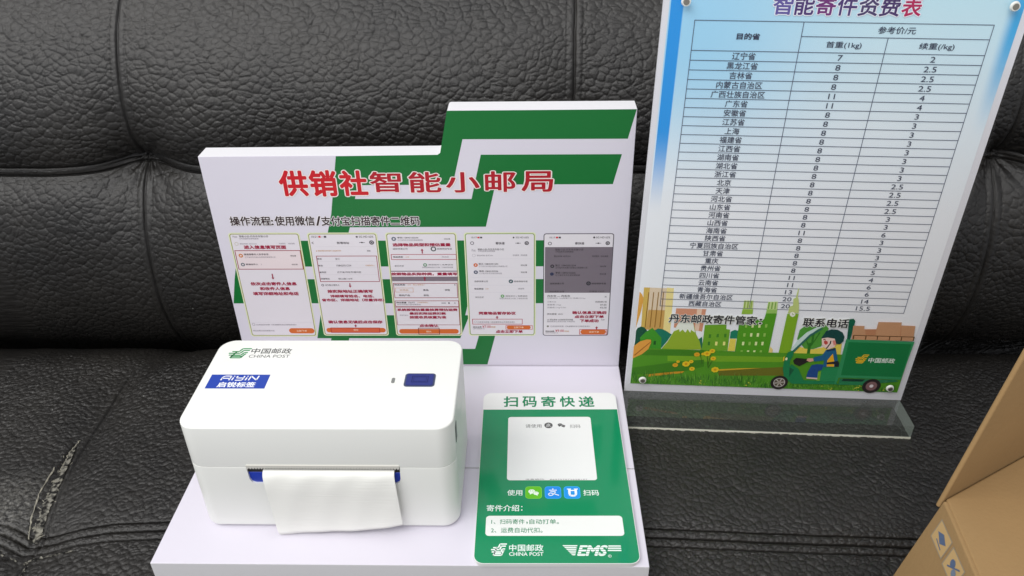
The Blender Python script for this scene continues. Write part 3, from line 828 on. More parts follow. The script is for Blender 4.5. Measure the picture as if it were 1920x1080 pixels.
def seat_disp(X, S):
    d = (X - seat_seam_x(S)) * 1000 + 0.5 * (fbm(S * 60, X * 0 + 1, 72) - 0.5)
    d2 = (S - front_seam_y(X)) * 1000 + 0.7 * (fbm(X * 50, S * 0 + 3, 73) - 0.5)
    flat = 1 - 0.6 * np.clip(gauss(d, 8), 0, 1)
    front = np.clip(1 - (d2 + 2) / 30, 0, 1)
    flat = flat * (1 - 0.85 * np.clip(gauss(d2, 2.0) + gauss(np.abs(d2) - 7.6, 1.6), 0, 1))
    g = grain(X * 1000, S * 1000, 5.2, 4.8, 31)
    h = g * (1.15 + 0.5 * front) * flat
    # long drag creases, leaning one way left of the stand and the other way right of it
    t = np.where(X < 0.15, X * 0.62 - S * 0.78, X * 0.86 + S * 0.5) * 1000
    w = np.where(X < 0.15, X * 0.78 + S * 0.62, X * 0.5 - S * 0.86) * 1000
    e1, e2, _c = voro(t / 6.2 + 0.5 * fbm(X * 25, S * 25, 81), w / 24, 82, 0.95)
    h -= 0.95 * np.exp(-(e2 - e1) / 0.045) * np.clip(1.5 * fbm(X * 14, S * 14, 85) - 0.25, 0, 1)
    r1, r2, _c = voro(X * 1000 / 6.5 + 2 * fbm(X * 60, S * 60, 91), S * 1000 / 5.2 + 2 * fbm(X * 60, S * 60, 92), 93, 0.95)
    h += 0.45 * np.exp(-(r2 - r1) / 0.06) * np.clip((S - 0.06) / 0.08, 0, 1)
    st = 0.6 + 0.4 * np.sin(S * 1000 * 2 * np.pi / 4.2)
    h += -1.4 * gauss(d, 0.7) * np.where(S < 0.2, 1, 0.7) + 0.5 * gauss(np.abs(d) - 2.6, 2) - 0.6 * st * gauss(np.abs(d) - 5.2, 0.6)
    st2 = 0.6 + 0.4 * np.sin(X * 1000 * 2 * np.pi / 4.6)
    h += -4.6 * gauss(d2, 0.55) + 0.7 * gauss(np.abs(d2) - 3.8, 2.8) - 3.0 * (0.85 + 0.15 * st2) * gauss(np.abs(d2) - 7.6, 0.5)
    # the rip
    yy = np.clip((S - 0.036) / 0.098, 0, 1)
    xr = -0.1035 - 0.0165 * yy ** 0.8
    inside = np.where((S > 0.033) & (S < 0.136), 1.0, 0.0)
    wid = 5.2 * np.sqrt(np.clip(np.sin(np.pi * np.clip(yy, 0.02, 1) ** 0.6), 0, 1)) + 0.3
    h -= inside * 1.9 * np.exp(-(((X - xr) * 1000 + 0.7) / wid) ** 4)
    return h * 1e-3

sy = np.concatenate([np.arange(-0.42, -0.03, 0.004), np.arange(-0.03, 0.024, 0.00066), np.arange(0.024, 0.056, 0.0003), np.arange(0.056, 0.25, 0.00066), np.arange(0.25, 0.345, 0.0016)])
SEAT = surface('seat_cushion', seat_base, seat_disp, us, sy, LEATHER, None)
keep(SEAT, SOFA)

# torn lining: woven backing showing in the rips
def weave_material():
    m = bpy.data.materials.new('torn_backing_cloth')
    m.use_nodes = True
    nt, b = m.node_tree, P(m)
    tc = nt.nodes.new('ShaderNodeTexCoord')
    n = nt.nodes.new('ShaderNodeTexNoise')
    n.inputs['Scale'].default_value = 260
    n.inputs['Detail'].default_value = 5
    nt.links.new(tc.outputs['Object'], n.inputs['Vector'])
    r = nt.nodes.new('ShaderNodeValToRGB')
    r.color_ramp.elements[0].position, r.color_ramp.elements[0].color = 0.44, (0.012, 0.011, 0.010, 1)
    r.color_ramp.elements[1].position, r.color_ramp.elements[1].color = 0.60, (0.36, 0.345, 0.29, 1)
    nt.links.new(n.outputs['Fac'], r.inputs['Fac'])
    nt.links.new(r.outputs['Color'], b.inputs['Base Color'])
    b.inputs['Roughness'].default_value = 0.9
    ck = nt.nodes.new('ShaderNodeTexWave')
    ck.inputs['Scale'].default_value = 420
    nt.links.new(tc.outputs['Object'], ck.inputs['Vector'])
    bp = nt.nodes.new('ShaderNodeBump')
    bp.inputs['Distance'].default_value = 0.0005
    nt.links.new(ck.outputs['Fac'], bp.inputs['Height'])
    nt.links.new(bp.outputs['Normal'], b.inputs['Normal'])
    return m
CLOTH = weave_material()
rng = random.Random(5)

def strand(bm, pts, r0):
    """a frayed edge: thin ragged tube along pts"""
    prev = None
    for i, (x, y, z) in enumerate(pts):
        r = r0 * (0.4 + 0.9 * rng.random())
        ring = [bm.verts.new((x + r * math.cos(a), y + r * 0.5 * math.sin(a), z + r * 0.8 * math.sin(a))) for a in (0, 1.57, 3.14, 4.71)]
        if prev:
            for k in range(4):
                bm.faces.new((prev[k], prev[(k + 1) % 4], ring[(k + 1) % 4], ring[k]))
        else:
            bm.faces.new(ring)
        prev = ring
    bm.faces.new(prev[::-1])

def seat_z(x, y):
    return float(seat_base(np.array([[x]]), np.array([[y]]))[2][0, 0])

bm = bmesh.new()
rows = 60
for side in (0,):
    prev = None
    for i in range(rows):
        t = i / (rows - 1)
        y = 0.038 + 0.094 * t
        xr = -0.1035 - 0.0165 * t ** 0.8
        wd = (0.0046 * math.sqrt(max(0.02, math.sin(math.pi * (0.03 + 0.95 * t) ** 0.6)))) * (0.55 + 0.45 * rng.random())
        z = seat_z(xr, y) - 0.0009
        row = [bm.verts.new((xr - wd * 0.3 + wd * q, y, z + 0.0006 * rng.random())) for q in (-0.9, -0.3, 0.3, 0.9)]
        if prev:
            for k in range(3):
                bm.faces.new((prev[k], prev[k + 1], row[k + 1], row[k]))
        prev = row
lining = keep(bm_obj('torn_lining', bm, CLOTH), SEAT)
lining['label'] = 'pale woven backing showing in the long rip'
bm = bmesh.new()
def jag(pts, n, j):
    out = []
    for (a, b) in zip(pts, pts[1:]):
        for i in range(n):
            t = i / n
            x, y = a[0] + (b[0] - a[0]) * t + rng.uniform(-j, j), a[1] + (b[1] - a[1]) * t + rng.uniform(-j, j)
            out.append((x, y, seat_z(x, y) + 0.0006 + rng.uniform(0, 0.0008)))
    return out
strand(bm, jag([(-0.1188, 0.136), (-0.1203, 0.125), (-0.119, 0.112), (-0.117, 0.1)], 9, 0.0004), 0.0004)
strand(bm, jag([(-0.1228, 0.105), (-0.121, 0.08), (-0.115, 0.055), (-0.109, 0.038)], 9, 0.0003), 0.0006)
for k in range(26):
    y = rng.uniform(0.04, 0.125)
    x = -0.1035 - 0.0165 * ((y - 0.038) / 0.094) ** 0.8 + rng.uniform(-0.006, 0.004)
    a = rng.uniform(-0.6, 2.2)
    l = rng.uniform(0.002, 0.006)
    strand(bm, jag([(x, y), (x + l * math.cos(a), y + l * math.sin(a))], 3, 0.0003), 0.00022)
fr = keep(bm_obj('frayed_edge', bm, mat('frayed_thread', (150, 146, 132), 0.9)), SEAT)
bm = bmesh.new()
for pts in ([(-0.0945, 0.0205), (-0.0915, 0.0225), (-0.086, 0.0238), (-0.080, 0.0243), (-0.0745, 0.0248), (-0.069, 0.0256)],
            [(-0.0975, 0.0155), (-0.0960, 0.008), (-0.0950, 0.001), (-0.0945, -0.006)], [(-0.1185, 0.0225), (-0.113, 0.0215), (-0.106, 0.0205)], [(-0.1, 0.018), (-0.0975, 0.0215), (-0.0945, 0.0235)]):
    strand(bm, jag(pts, 6, 0.0006), 0.0011)
keep(bm_obj('torn_lining', bm, CLOTH), SEAT)

# ------------------------------------------------------------------ white display stand
PVC = mat('white_foam_board', (217, 213, 224), 0.42, 0.4, 0.12, 1400)
PVCE = mat('foam_board_edge', (226, 225, 228), 0.7, 0.3, 0.6, 1600)
def two_mat_slab(name, pts, z0, z1, m_face, m_edge, parent, bev=0.0005):
    bm = bmesh.new()
    extrude_poly(bm, pts, z0, z1)
    bmesh.ops.recalc_face_normals(bm, faces=bm.faces)
    bevel_all(bm, bev, 2)
    me = bpy.data.meshes.new(name)
    bm.normal_update()
    for f in bm.faces:
        f.material_index = 0 if f.normal.z > 0.8 else 1
    bm.to_mesh(me)
    bm.free()
    return link(name, me, [m_face, m_edge], parent)

STAND = tag(empty('display_stand', (0, 0, -0.018)), 'white L-shaped foam board stand with green stripes and red heading, carrying the printer and card', 'display stand')
def at_stand(o):
    o.matrix_basis = Matrix.Translation((0, 0, 0.018)) @ o.matrix_basis
    return o
at_stand(two_mat_slab('base_board', [(0, 0), (0.32, 0), (0.32, 0.0856), (0, 0.0856)], -0.018, 0.0, PVC, PVCE, STAND))
at_stand(two_mat_slab('base_board', [(0, 0.0868), (0.32, 0.0868), (0.32, 0.2068), (0, 0.2068)], -0.018, -0.0001, PVC, PVCE, STAND))
mmx = lambda l: [(x * 1e-3, y * 1e-3) for x, y in l]
step = [(0, -18), (320, -18), (320, 226.9), (187.4, 226.9), (186.2, 226.5), (185.5, 225.2)]
step += [(179.4, 195.0), (178.7, 193.9), (177.3, 193.3), (0, 192.6)]
BOARD = two_mat_slab('back_board', mmx(step), -0.0175, 0.0, PVC, PVCE, STAND)
at_stand(BOARD)
BOARD.matrix_basis = Matrix.Translation((0, 0.2078, 0.018)) @ Matrix.Rotation(math.pi / 2, 4, 'X')

GREEN = (16, 110, 48)
GR = mat('print_green_stripe', GREEN, 0.36, 0.4, 0.25, 700)
bg = Sheet(step=0.02, base=0.06)
g1 = [(102.2, 192.4), (176.9, 193.1), (179.0, 194.6), (185.7, 226.3), (319.6, 226.6), (314.7, 204.7), (195.8, 205.0), (186.9, 169.3), (115.4, 169.2), (112.2, 157.8), (200.4, 157.4), (208.6, 193.0), (311.2, 192.9), (305.9, 169.2), (218.6, 169.2), (210.5, 133.9), (105.4, 133.7), (101.3, 121.9), (85.4, 121.9), (92.5, 145.3)]
bg.poly(g1, GR)
bg.poly([(16.3, 122.0), (282.1, 121.9), (276.5, 98.5), (17.2, 98.6)], GR, 1)
bg.poly([(16.3, 122.0), (20.0, 122.0), (20.0, 63.6), (0.7, 63.6), (6.3, 87.1)], GR, 2)
bg.poly([(14.9, 86.8), (281.1, 86.6), (275.7, 63.6), (2, 63.6)], GR, 0)
bg.poly([(74.0, 63.9), (94.2, 63.9), (85.2, 28.4), (64.9, 28.4)], GR, 1)
bg.poly([(84.0, 51.8), (194.3, 51.8), (185.7, 28.5), (64.9, 28.4)], GR, 0)
bg.poly([(162.4, 98.9), (196.3, 98.9), (193.5, 62.8), (190.8, 51.5), (154.6, 51.5)], GR, 2)
bg.poly([(210.0, 63.9), (223.1, 63.9), (207.7, 0.9), (192.2, 0.9), (198.4, 19.6)], GR, 1)
bg.poly([(76.8, 28.6), (92, 28.6), (88, 17), (83, 0.8), (70, 0.8)], GR, 2)
bg.poly([(83.8, 17.3), (201.9, 17.4), (207.7, 0.9), (77.0, 0.7)], GR, 0)
bg.build('green_stripes', BOARD)

RED = (196, 22, 34)
hd = Sheet(step=0.03, base=0.2)
for i, (x0, y0, x1, y1, s) in enumerate(HEAD):
    hd.text(x0, y0, x1, y1, s, RED if i < 3 else (172, 20, 36), 2, 0.036 if i < 3 else 0.022, (238, 226, 222), 0.035)
hd.build('heading', BOARD)
sb = Sheet(step=0.03, base=0.2)
for x0, y0, x1, y1, s in SUB:
    sb.text(x0, y0, x1, y1, s, (52, 36, 38), 2, 0.026, (234, 230, 232), 0.05)
sb.build('instruction_line', BOARD)

INK = {'k': (62, 54, 60), 'r': (150, 10, 56), 'g': (146, 140, 148), 'o': (196, 142, 72), 'w': (250, 236, 210), 'R': (206, 30, 40), 'M': (186, 44, 66)}
ORANGE = (208, 104, 42)
PAPER = (224, 219, 225)
CRIM = (150, 34, 52)
def arrow(sh, x0, y0, x1, y1, lay):
    dx, dy = x1 - x0, y1 - y0
    d = math.hypot(dx, dy)
    dx, dy = dx / d, dy / d
    k = d - 1.7
    sh.line([(x0, y0), (x0 + dx * k, y0 + dy * k)], 0.9, INK['r'], lay)
    bx, by = x0 + dx * k, y0 + dy * k
    sh.poly([(bx - dy * 1.2, by + dx * 1.2), (x1, y1), (bx + dy * 1.2, by - dx * 1.2)], INK['r'], lay)
def screenshot(x0, y0, x1, y1, border, glow, texts, more):
    sh = Sheet(step=0.02, base=0.12)
    if glow:
        sh.rrect(x0 - .9, y0 - .9, x1 + .9, y1 + .9, 2.4, (222, 226, 190), 0)
    sh.rrect(x0, y0, x1, y1, 2, border, 1)
    sh.rrect(x0 + .6, y0 + .6, x1 - .6, y1 - .6, 1.6, PAPER, 2)
    more(sh)
    for a, b, c, d, s, col, bold in texts:
        if col == 'r':
            sh.text(a, b, c, d, s, INK[col], 9, 0.05, (238, 212, 220), 0.03)
        else:
            sh.text(a, b, c, d, s, INK[col], 8, 0.012 * bold)
    return sh.build('phone_screenshot', BOARD)
def pill(sh, x0, y0, x1, y1, lay=4):
    sh.rrect(x0, y0, x1, y1, (y1 - y0) / 2 - 0.01, ORANGE, lay)
OLIVE = (140, 142, 64)
def shot_a(sh):
    sh.rect(11.7, 96.3, 63.6, 113.4, (228, 214, 216), 3)
    sh.frame(11.4, 96.0, 63.8, 113.6, 0.6, CRIM, 4)
    sh.ring(15.6, 108.8, 0.8, 1.7, (202, 120, 40), 5)
    sh.ring(15.7, 100.6, 0.8, 1.6, (84, 104, 112), 5)
    sh.ring(14.3, 119.4, 1.2, 1.5, (190, 184, 150), 5)
    sh.ring(13.4, 42.7, 1.0, 1.3, (150, 146, 152), 5)
    arrow(sh, 37.6, 92.0, 37.6, 86.7, 6)
    sh.rect(11.5, 44.6, 63.6, 44.8, (206, 202, 210), 3)
    pill(sh, 42.2, 33.5, 63.6, 38.8)
screenshot(10.1, 31.1, 64.4, 128.3, OLIVE, 1, S0, shot_a)
def shot_b(sh):
    sh.frame(75.4, 84.3, 123.6, 108.5, 0.55, CRIM, 4)
    sh.disc(120.8, 120.4, 1.9, (70, 66, 74), 5)
    sh.ring(120.8, 120.4, 0.7, 1.0, PAPER, 6)
    sh.line([(111.0, 120.4), (115.5, 120.4)], 0.35, (70, 66, 74), 5)
    sh.disc(113.2, 120.4, 0.8, (70, 66, 74), 5, sy=0.7)
    sh.ring(76.9, 81.2, 0.6, 1.1, (110, 104, 112), 5)
    for y in (116.6, 103.2, 97.4, 91.0):
        sh.rect(76.2, y, 122.6, y + .18, (206, 200, 206), 3)
    arrow(sh, 99.1, 83.0, 99.0, 78.9, 6)
    arrow(sh, 98.9, 39.9, 98.9, 42.7, 6)
    pill(sh, 73.8, 34.5, 123.6, 39.1)
    sh.rect(77.6, 34.4, 118.7, 39.3, (210, 96, 60), 5)
    sh.frame(77.5, 34.2, 118.8, 39.4, 0.6, (176, 40, 34), 6)
screenshot(71.9, 32.0, 125.0, 128.2, OLIVE, 1, S1, shot_b)
def shot_c(sh):
    sh.ring(138.4, 123.5, 0.8, 1.8, (96, 104, 120), 5)
    sh.ring(168.8, 114.5, 1.3, 2.2, (70, 78, 76), 5)
    sh.ring(161.2, 100.0, 0.7, 1.6, (110, 150, 120), 5)
    arrow(sh, 159.8, 110.4, 159.8, 114.8, 6)
    sh.frame(134.8, 104.7, 186.6, 109.8, 0.5, (170, 60, 78), 4)
    sh.rect(133.6, 93.8, 186.4, 94.6, (110, 98, 108), 4)
    sh.rect(133.6, 89.2, 186.4, 93.6, (236, 226, 232), 4)
    sh.rect(133.6, 84.9, 186.4, 89.1, (126, 114, 124), 4)
    arrow(sh, 160.0, 85.2, 160.0, 89.2, 6)
    sh.frame(134.1, 68.8, 185.9, 83.1, 0.5, CRIM, 4)
    sh.frame(135.3, 74.4, 150.0, 78.6, 0.3, (206, 150, 110), 5)
    sh.frame(133.9, 60.2, 186.3, 66.3, 0.5, CRIM, 4)
    sh.frame(133.9, 42.0, 186.2, 60.0, 0.4, CRIM, 4)
    pill(sh, 134.9, 33.3, 184.7, 38.0)
    sh.frame(150.9, 32.3, 168.8, 39.2, 0.55, (120, 40, 30), 6)
screenshot(132.9, 32.0, 186.8, 128.2, OLIVE, 1, S2, shot_c)
def shot_d(sh):
    sh.ring(199.3, 119.6, 1.0, 1.5, (90, 86, 94), 5)
    sh.disc(241.8, 119.5, 1.7, (70, 66, 74), 5)
    sh.ring(241.8, 119.5, 0.6, 0.9, PAPER, 6)
    sh.line([(232.8, 119.5), (237.2, 119.5)], 0.35, (70, 66, 74), 5)
    sh.disc(235, 119.5, 0.8, (70, 66, 74), 5, sy=0.7)
    for y in (105.3, 88.3, 80.9, 74.1):
        sh.rect(196.9, y, 245.6, y + .18, (206, 202, 212), 3)
    sh.ring(200.2, 108.6, 1.1, 1.4, (190, 186, 192), 5)
    sh.ring(201.3, 99.8, 0.6, 1.7, (206, 106, 56), 5)
    sh.ring(201.2, 93.2, 0.6, 1.7, (92, 98, 118), 5)
    sh.disc(229.0, 84.6, 1.8, (52, 84, 92), 5)
    sh.poly([(228.1, 84.6), (229.8, 85.5), (229.0, 83.6)], PAPER, 6)
    sh.ring(222.0, 70.6, 0.6, 1.5, (96, 160, 90), 5)
    sh.ring(199.0, 45.3, 0.8, 1.1, (170, 166, 172), 5)
    arrow(sh, 217.1, 48.4, 217.1, 51.3, 6)
    sh.frame(196.5, 42.7, 238.1, 48.2, 0.5, (170, 34, 62), 4)
    sh.frame(224.0, 37.5, 246.4, 41.8, 0.4, (190, 60, 50), 6)
    pill(sh, 224.9, 37.8, 244.8, 41.5)
screenshot(194.0, 32.0, 248.0, 128.1, (118, 146, 62), 1, S3, shot_d)
def shot_e(sh):
    sh.rect(256.1, 73.7, 308.7, 115.9, (118, 108, 118), 3)
    sh.ring(259.8, 119.1, 1.0, 1.5, (90, 86, 94), 5)
    sh.disc(304.6, 119.3, 1.7, (70, 66, 74), 5)
    sh.ring(304.6, 119.3, 0.6, 0.9, PAPER, 6)
    sh.line([(295.2, 119.3), (299.6, 119.3)], 0.35, (70, 66, 74), 5)
    sh.disc(297.4, 119.3, 0.8, (70, 66, 74), 5, sy=0.7)
    sh.ring(261.9, 98.6, 0.6, 1.6, (60, 54, 62), 5)
    sh.disc(261.7, 91.4, 1.5, (50, 54, 84), 5)
    sh.disc(291.1, 82.6, 1.9, (50, 48, 56), 5)
    sh.ring(291.1, 82.6, 0.5, 0.8, (118, 108, 118), 6)
    sh.line([(304.7, 69.2), (306.1, 70.6)], 0.3, (100, 96, 104), 5)
    sh.line([(304.7, 70.6), (306.1, 69.2)], 0.3, (100, 96, 104), 5)
    sh.disc(259.0, 40.8, 0.9, (120, 120, 110), 5)
    arrow(sh, 299.5, 37.8, 299.4, 40.8, 6)
    sh.frame(285.2, 32.5, 308.3, 37.8, 0.5, (190, 50, 46), 6)
    pill(sh, 286.2, 32.9, 307.4, 37.4)
screenshot(254.9, 31.3, 309.2, 127.9, (62, 56, 66), 0, S4, shot_e)

# ------------------------------------------------------------------ label printer
SHELL = mat('printer_shell', (236, 237, 232), 0.33, 0.45, 0.06, 1800, 0.0)
DARK = mat('black_plastic', (18, 18, 20), 0.45)
BLUE = mat('blue_plastic', (28, 58, 172), 0.35)
PRN = tag(empty('label_printer', (0.114, 0.075, 0)), 'white boxy label printer with a blue button and blue sticker on its lid', 'printer')
def kp(o, p):
    o.parent = p
    o.matrix_parent_inverse = Matrix.Translation(p.location).inverted()
    return o
def rbox(name, x0, y0, z0, x1, y1, z1, r, bev, m, bottom=None, n=10):
    """rounded-plan box with eased top and bottom rims"""
    bm = bmesh.new()
    rings = []
    lv = []
    bt = bev if bottom is None else bottom
    for k in range(6):
        a = k / 5 * math.pi / 2
        lv.append((z0 + bt * (1 - math.sin(a)), bt * (1 - math.cos(a))))
    lv = [(z0 + bt * (1 - math.cos(k / 5 * math.pi / 2)), bt * (1 - math.sin(k / 5 * math.pi / 2))) for k in range(6)]
    lv += [(z1 - bev * (1 - math.sin(k / 5 * math.pi / 2)), bev * (1 - math.cos(k / 5 * math.pi / 2))) for k in range(6)]
    for z, ins in lv:
        rings.append([bm.verts.new((x, y, z)) for x, y in rrect_pts(x0 + ins, y0 + ins, x1 - ins, y1 - ins, max(r - ins, 0.0005), n)])
    for a, b in zip(rings, rings[1:]):
        for i in range(len(a)):
            j = (i + 1) % len(a)
            bm.faces.new((a[i], a[j], b[j], b[i]))
    bm.faces.new(rings[0][::-1])
    bm.faces.new(rings[-1])
    return bm_obj(name, bm, m, None, math.radians(40))
def cut(o, boxes):
    """cut box-shaped openings"""
    for b in boxes:
        bm = bmesh.new()
        if len(b) == 6:
            x0, y0, z0, x1, y1, z1 = b
            extrude_poly(bm, [(x0, y0), (x1, y0), (x1, y1), (x0, y1)], z0, z1)
        else:
            prof, y0, y1 = b
            a = [bm.verts.new((x, y0, z)) for x, z in prof]
            c = [bm.verts.new((x, y1, z)) for x, z in prof]
            bm.faces.new(a)
            bm.faces.new(c[::-1])
            for i in range(len(a)):
                j = (i + 1) % len(a)
                bm.faces.new((a[j], a[i], c[i], c[j]))
        t = bm_obj('cutter', bm, SHELL)
        md = o.modifiers.new('cut', 'BOOLEAN')
        md.operation, md.object, md.solver = 'DIFFERENCE', t, 'EXACT'
        dg = bpy.context.evaluated_depsgraph_get()
        me = bpy.data.meshes.new_from_object(o.evaluated_get(dg))
        o.modifiers.clear()
        old = o.data
        o.data = me
        bpy.data.meshes.remove(old)
        tm = t.data
        bpy.data.objects.remove(t)
        bpy.data.meshes.remove(tm)
    for p in o.data.polygons:
        p.use_smooth = True
    o.data.set_sharp_from_angle(angle=math.radians(35))
    return o
X0, X1, Y0, Y1 = 0.0258, 0.1974, 0.0295, 0.1215
ZS = 0.0562
body = rbox('lower_body', X0, Y0, 0.0006, X1, Y1, ZS - 0.0002, 0.011, 0.0002, SHELL, 0.004)
nx0, nx1, nz = 0.0640, 0.1622, 0.0418
notch = [(nx0, ZS + 0.003), (nx0 + 0.0005, nz + 0.004), (nx0 + 0.0016, nz + 0.0012), (nx0 + 0.004, nz),
         (nx1 - 0.004, nz), (nx1 - 0.0016, nz + 0.0012), (nx1 - 0.0005, nz + 0.004), (nx1, ZS + 0.003)]
cut(body, [(notch, Y0 - 0.004, Y0 + 0.012)])
kp(body, PRN)
cover = rbox('top_cover', X0, Y0, ZS + 0.0002, X1, Y1, 0.0891, 0.011, 0.0013, SHELL, 0.0002)
cut(cover, [(X1 - 0.0012, 0.0405, 0.0660, X1 + 0.01, 0.0485, 0.0805)])
kp(cover, PRN)
kp(rbox('seam_gasket', X0 + 0.0008, Y0 + 0.0135, ZS - 0.002, X1 - 0.0008, Y1 - 0.0008, ZS + 0.002, 0.01, 0.0002, mat('seam_gasket_plastic', (206, 206, 200), 0.6)), PRN)  # pale grey gasket, slightly darker than the shell
latch = rbox('cover_latch', X1 - 0.0011, 0.0412, 0.0668, X1 + 0.0003, 0.0478, 0.0797, 0.0003, 0.0002, mat('grey_plastic', (70, 74, 76), 0.4))
kp(latch, PRN)
# what shows in the paper slot: black bar above a blue roller guide
kp(rbox('paper_guide', nx0 - 0.002, Y0 + 0.0013, nz - 0.002, nx1 + 0.002, Y0 + 0.011, 0.0506, 0.0012, 0.001, BLUE), PRN)
kp(rbox('print_head', nx0 - 0.002, Y0 + 0.0011, 0.0508, nx1 + 0.002, Y0 + 0.0115, ZS + 0.0002, 0.0008, 0.0004, DARK), PRN)
bm = bmesh.new()
nt_ = 54
pts = [(nx0 + 0.0003, 0.0580), (nx1 - 0.0003, 0.0580)]
w = (nx1 - nx0 - 0.0006) / nt_
for i in range(nt_, 0, -1):
    pts += [(nx0 + 0.0003 + w * i, ZS - 0.0001), (nx0 + 0.0003 + w * (i - 0.5), ZS - 0.0014)]
pts.append((nx0 + 0.0003, ZS - 0.0001))
a = [bm.verts.new((x, Y0 - 0.0007, z)) for x, z in pts]
c = [bm.verts.new((x, Y0 + 0.0012, z)) for x, z in pts]
bm.faces.new(a)
bm.faces.new(c[::-1])
for i in range(len(a)):
    j = (i + 1) % len(a)
    bm.faces.new((a[j], a[i], c[i], c[j]))
kp(bm_obj('tear_bar', bm, mat('tear_bar_plastic', (206, 204, 196), 0.4)), PRN)
# power key and its status light
bm = bmesh.new()
extrude_poly(bm, rrect_pts(0.1617, 0.0694, 0.1819, 0.0831, 0.0022), 0.0889, 0.0894)
bevel_all(bm, 0.00025, 2)
btn = kp(bm_obj('power_button', bm, mat('button_rim', (66, 74, 104), 0.4), None, 0.6), PRN)
bm = bmesh.new()
extrude_poly(bm, rrect_pts(0.1629, 0.0705, 0.1807, 0.0820, 0.0016), 0.0893, 0.08975)
bevel_all(bm, 0.0003, 2)
cap = bm_obj('key_cap', bm, mat('button_blue', (40, 50, 122), 0.45, 0.5, 0.3, 1500), btn, 0.6)
ic = Sheet('sticker', 0.02, 89.8)
ic.frame(166.4, 73.3, 177.4, 79.9, 0.5, (24, 30, 92), 0)
ic.frame(167.6, 74.3, 176.2, 78.9, 0.25, (24, 30, 92), 0)
ic.build('key_icon', btn)
bm = bmesh.new()
extrude_poly(bm, rrect_pts(0.1531, 0.0731, 0.1553, 0.0785, 0.001), 0.0889, 0.0893)
kp(bm_obj('status_light', bm, mat('grey_lens', (128, 130, 128), 0.25)), PRN)

def post_emblem(sh, x0, y0, x1, y1, cols, lay=1, sk=0.0):
    """interlocked stepped strokes of the postal emblem"""
    strokes = [[(1.0, .95), (.56, .95), (.46, .66), (.12, .66)], [(.95, .78), (.66, .78), (.56, .50), (.0, .50)],
               [(.92, .56), (.74, .56), (.66, .32), (.06, .32)], [(.88, .42), (.82, .42), (.72, .06), (.22, .06)], [(.76, .20), (.20, .20)],
               [(.36, .66), (.20, .06)]]
    for i, s in enumerate(strokes):
        h = (y1 - y0)
        sh.line([(x0 + (x1 - x0) * px + sk * (py - .5), y0 + h * py) for px, py in s], h * 0.10, cols[i % len(cols)], lay)
pl = Sheet('sticker', 0.02, 89.13)
post_emblem(pl, 35.2, 99.6, 49.4, 111.4, [(40, 140, 78)], 1, 1.0)
pl.text(50.3, 105.1, 78.6, 111.2, '中国邮政', (62, 62, 62), 1, 0.01)
pl.text(50.3, 100.5, 78.6, 103.8, 'CHINA POST', (84, 84, 84), 1, 0.0)
kp(pl.build('emblem_print', None), PRN)
st = Sheet('sticker', 0.03, 89.16)
st.rect(31.6, 67.2, 71.0, 81.8, (34, 66, 166), 0)
lx, ly, sx, sy2 = 39.4, 75.7, 24.4, 4.8
def wm(pts):
    st.line([(lx + sx * a + 0.8 * b, ly + sy2 * b) for a, b in pts], 0.95, (236, 238, 245), 2)
wm([(0, 0), (0.0, .7), (.05, .92), (.22, .92), (.22, 0)]); wm([(0, .42), (.22, .42)])
wm([(.30, 0), (.30, .62)]); wm([(.30, .82), (.30, .98)])
wm([(.39, .95), (.39, .5), (.58, .5)]); wm([(.58, .95), (.58, .1), (.54, 0), (.39, 0)])
wm([(.67, 0), (.67, .62)]); wm([(.67, .82), (.67, .98)])
wm([(.76, 0), (.76, .95), (.97, .05), (.97, .98)])
st.text(38.8, 68.4, 64.0, 73.9, '启锐标签', (236, 238, 245), 2, 0.03)
kp(st.build('brand_sticker', None), PRN)

# paper strip hanging out of the slot
bm = bmesh.new()
path = [(.0308, .0533), (.0297, .0534), (.0284, .0530), (.0270, .0516), (.0258, .0490), (.0250, .0452), (.0243, .040), (.0240, .032), (.0236, .022), (.0232, .012)]
nxp = 40
rows = []
for j, (y, z) in enumerate(path + [(.0229, .004)]):
    t = j / len(path)
    rows.append([])
    for i in range(nxp + 1):
        u = i / nxp
        tt = max(0, (t - 0.35) / 0.65)
        x = 0.0745 + u * 0.0840 + tt * (0.0030 - 0.0004 * u)
        yy = y + tt * (0.0012 * math.sin(u * 5.0) * 0.6 + 0.002 * u) + 0.0002 * math.sin(u * 23 + j)
        zz = z
        if j >= len(path) - 3:
            k = (j - (len(path) - 4)) / 4
            zb = 0.0012 + 0.0100 * max(0, (u - 0.15)) ** 1.5 + 0.0006 * math.sin(u * 7)
            zz = z + k * k * (zb - 0.004)
        rows[-1].append(bm.verts.new((x, yy, zz)))
for a, b in zip(rows, rows[1:]):
    for i in range(nxp):
        bm.faces.new((a[i], a[i + 1], b[i + 1], b[i]))
def paper_material():
    m = mat('label_paper', (240, 240, 234), 0.55, 0.35)
    nt, b = m.node_tree, P(m)
    tc = nt.nodes.new('ShaderNodeTexCoord')
    mp = nt.nodes.new('ShaderNodeMapping')
    mp.inputs['Scale'].default_value = (1, 40, 60)
    n = nt.nodes.new('ShaderNodeTexNoise')
    n.inputs['Scale'].default_value = 24
    n.inputs['Detail'].default_value = 3
    nt.links.new(tc.outputs['Object'], mp.inputs['Vector'])
    nt.links.new(mp.outputs['Vector'], n.inputs['Vector'])
    bp = nt.nodes.new('ShaderNodeBump')
    bp.inputs['Strength'].default_value = 0.35
    bp.inputs['Distance'].default_value = 0.0005
    nt.links.new(n.outputs['Fac'], bp.inputs['Height'])
    nt.links.new(bp.outputs['Normal'], b.inputs['Normal'])
    return m
strip = bm_obj('label_strip', bm, paper_material())
for p in strip.data.polygons:
    p.use_smooth = True
md = strip.modifiers.new('sub', 'SUBSURF'); md.levels = md.render_levels = 2
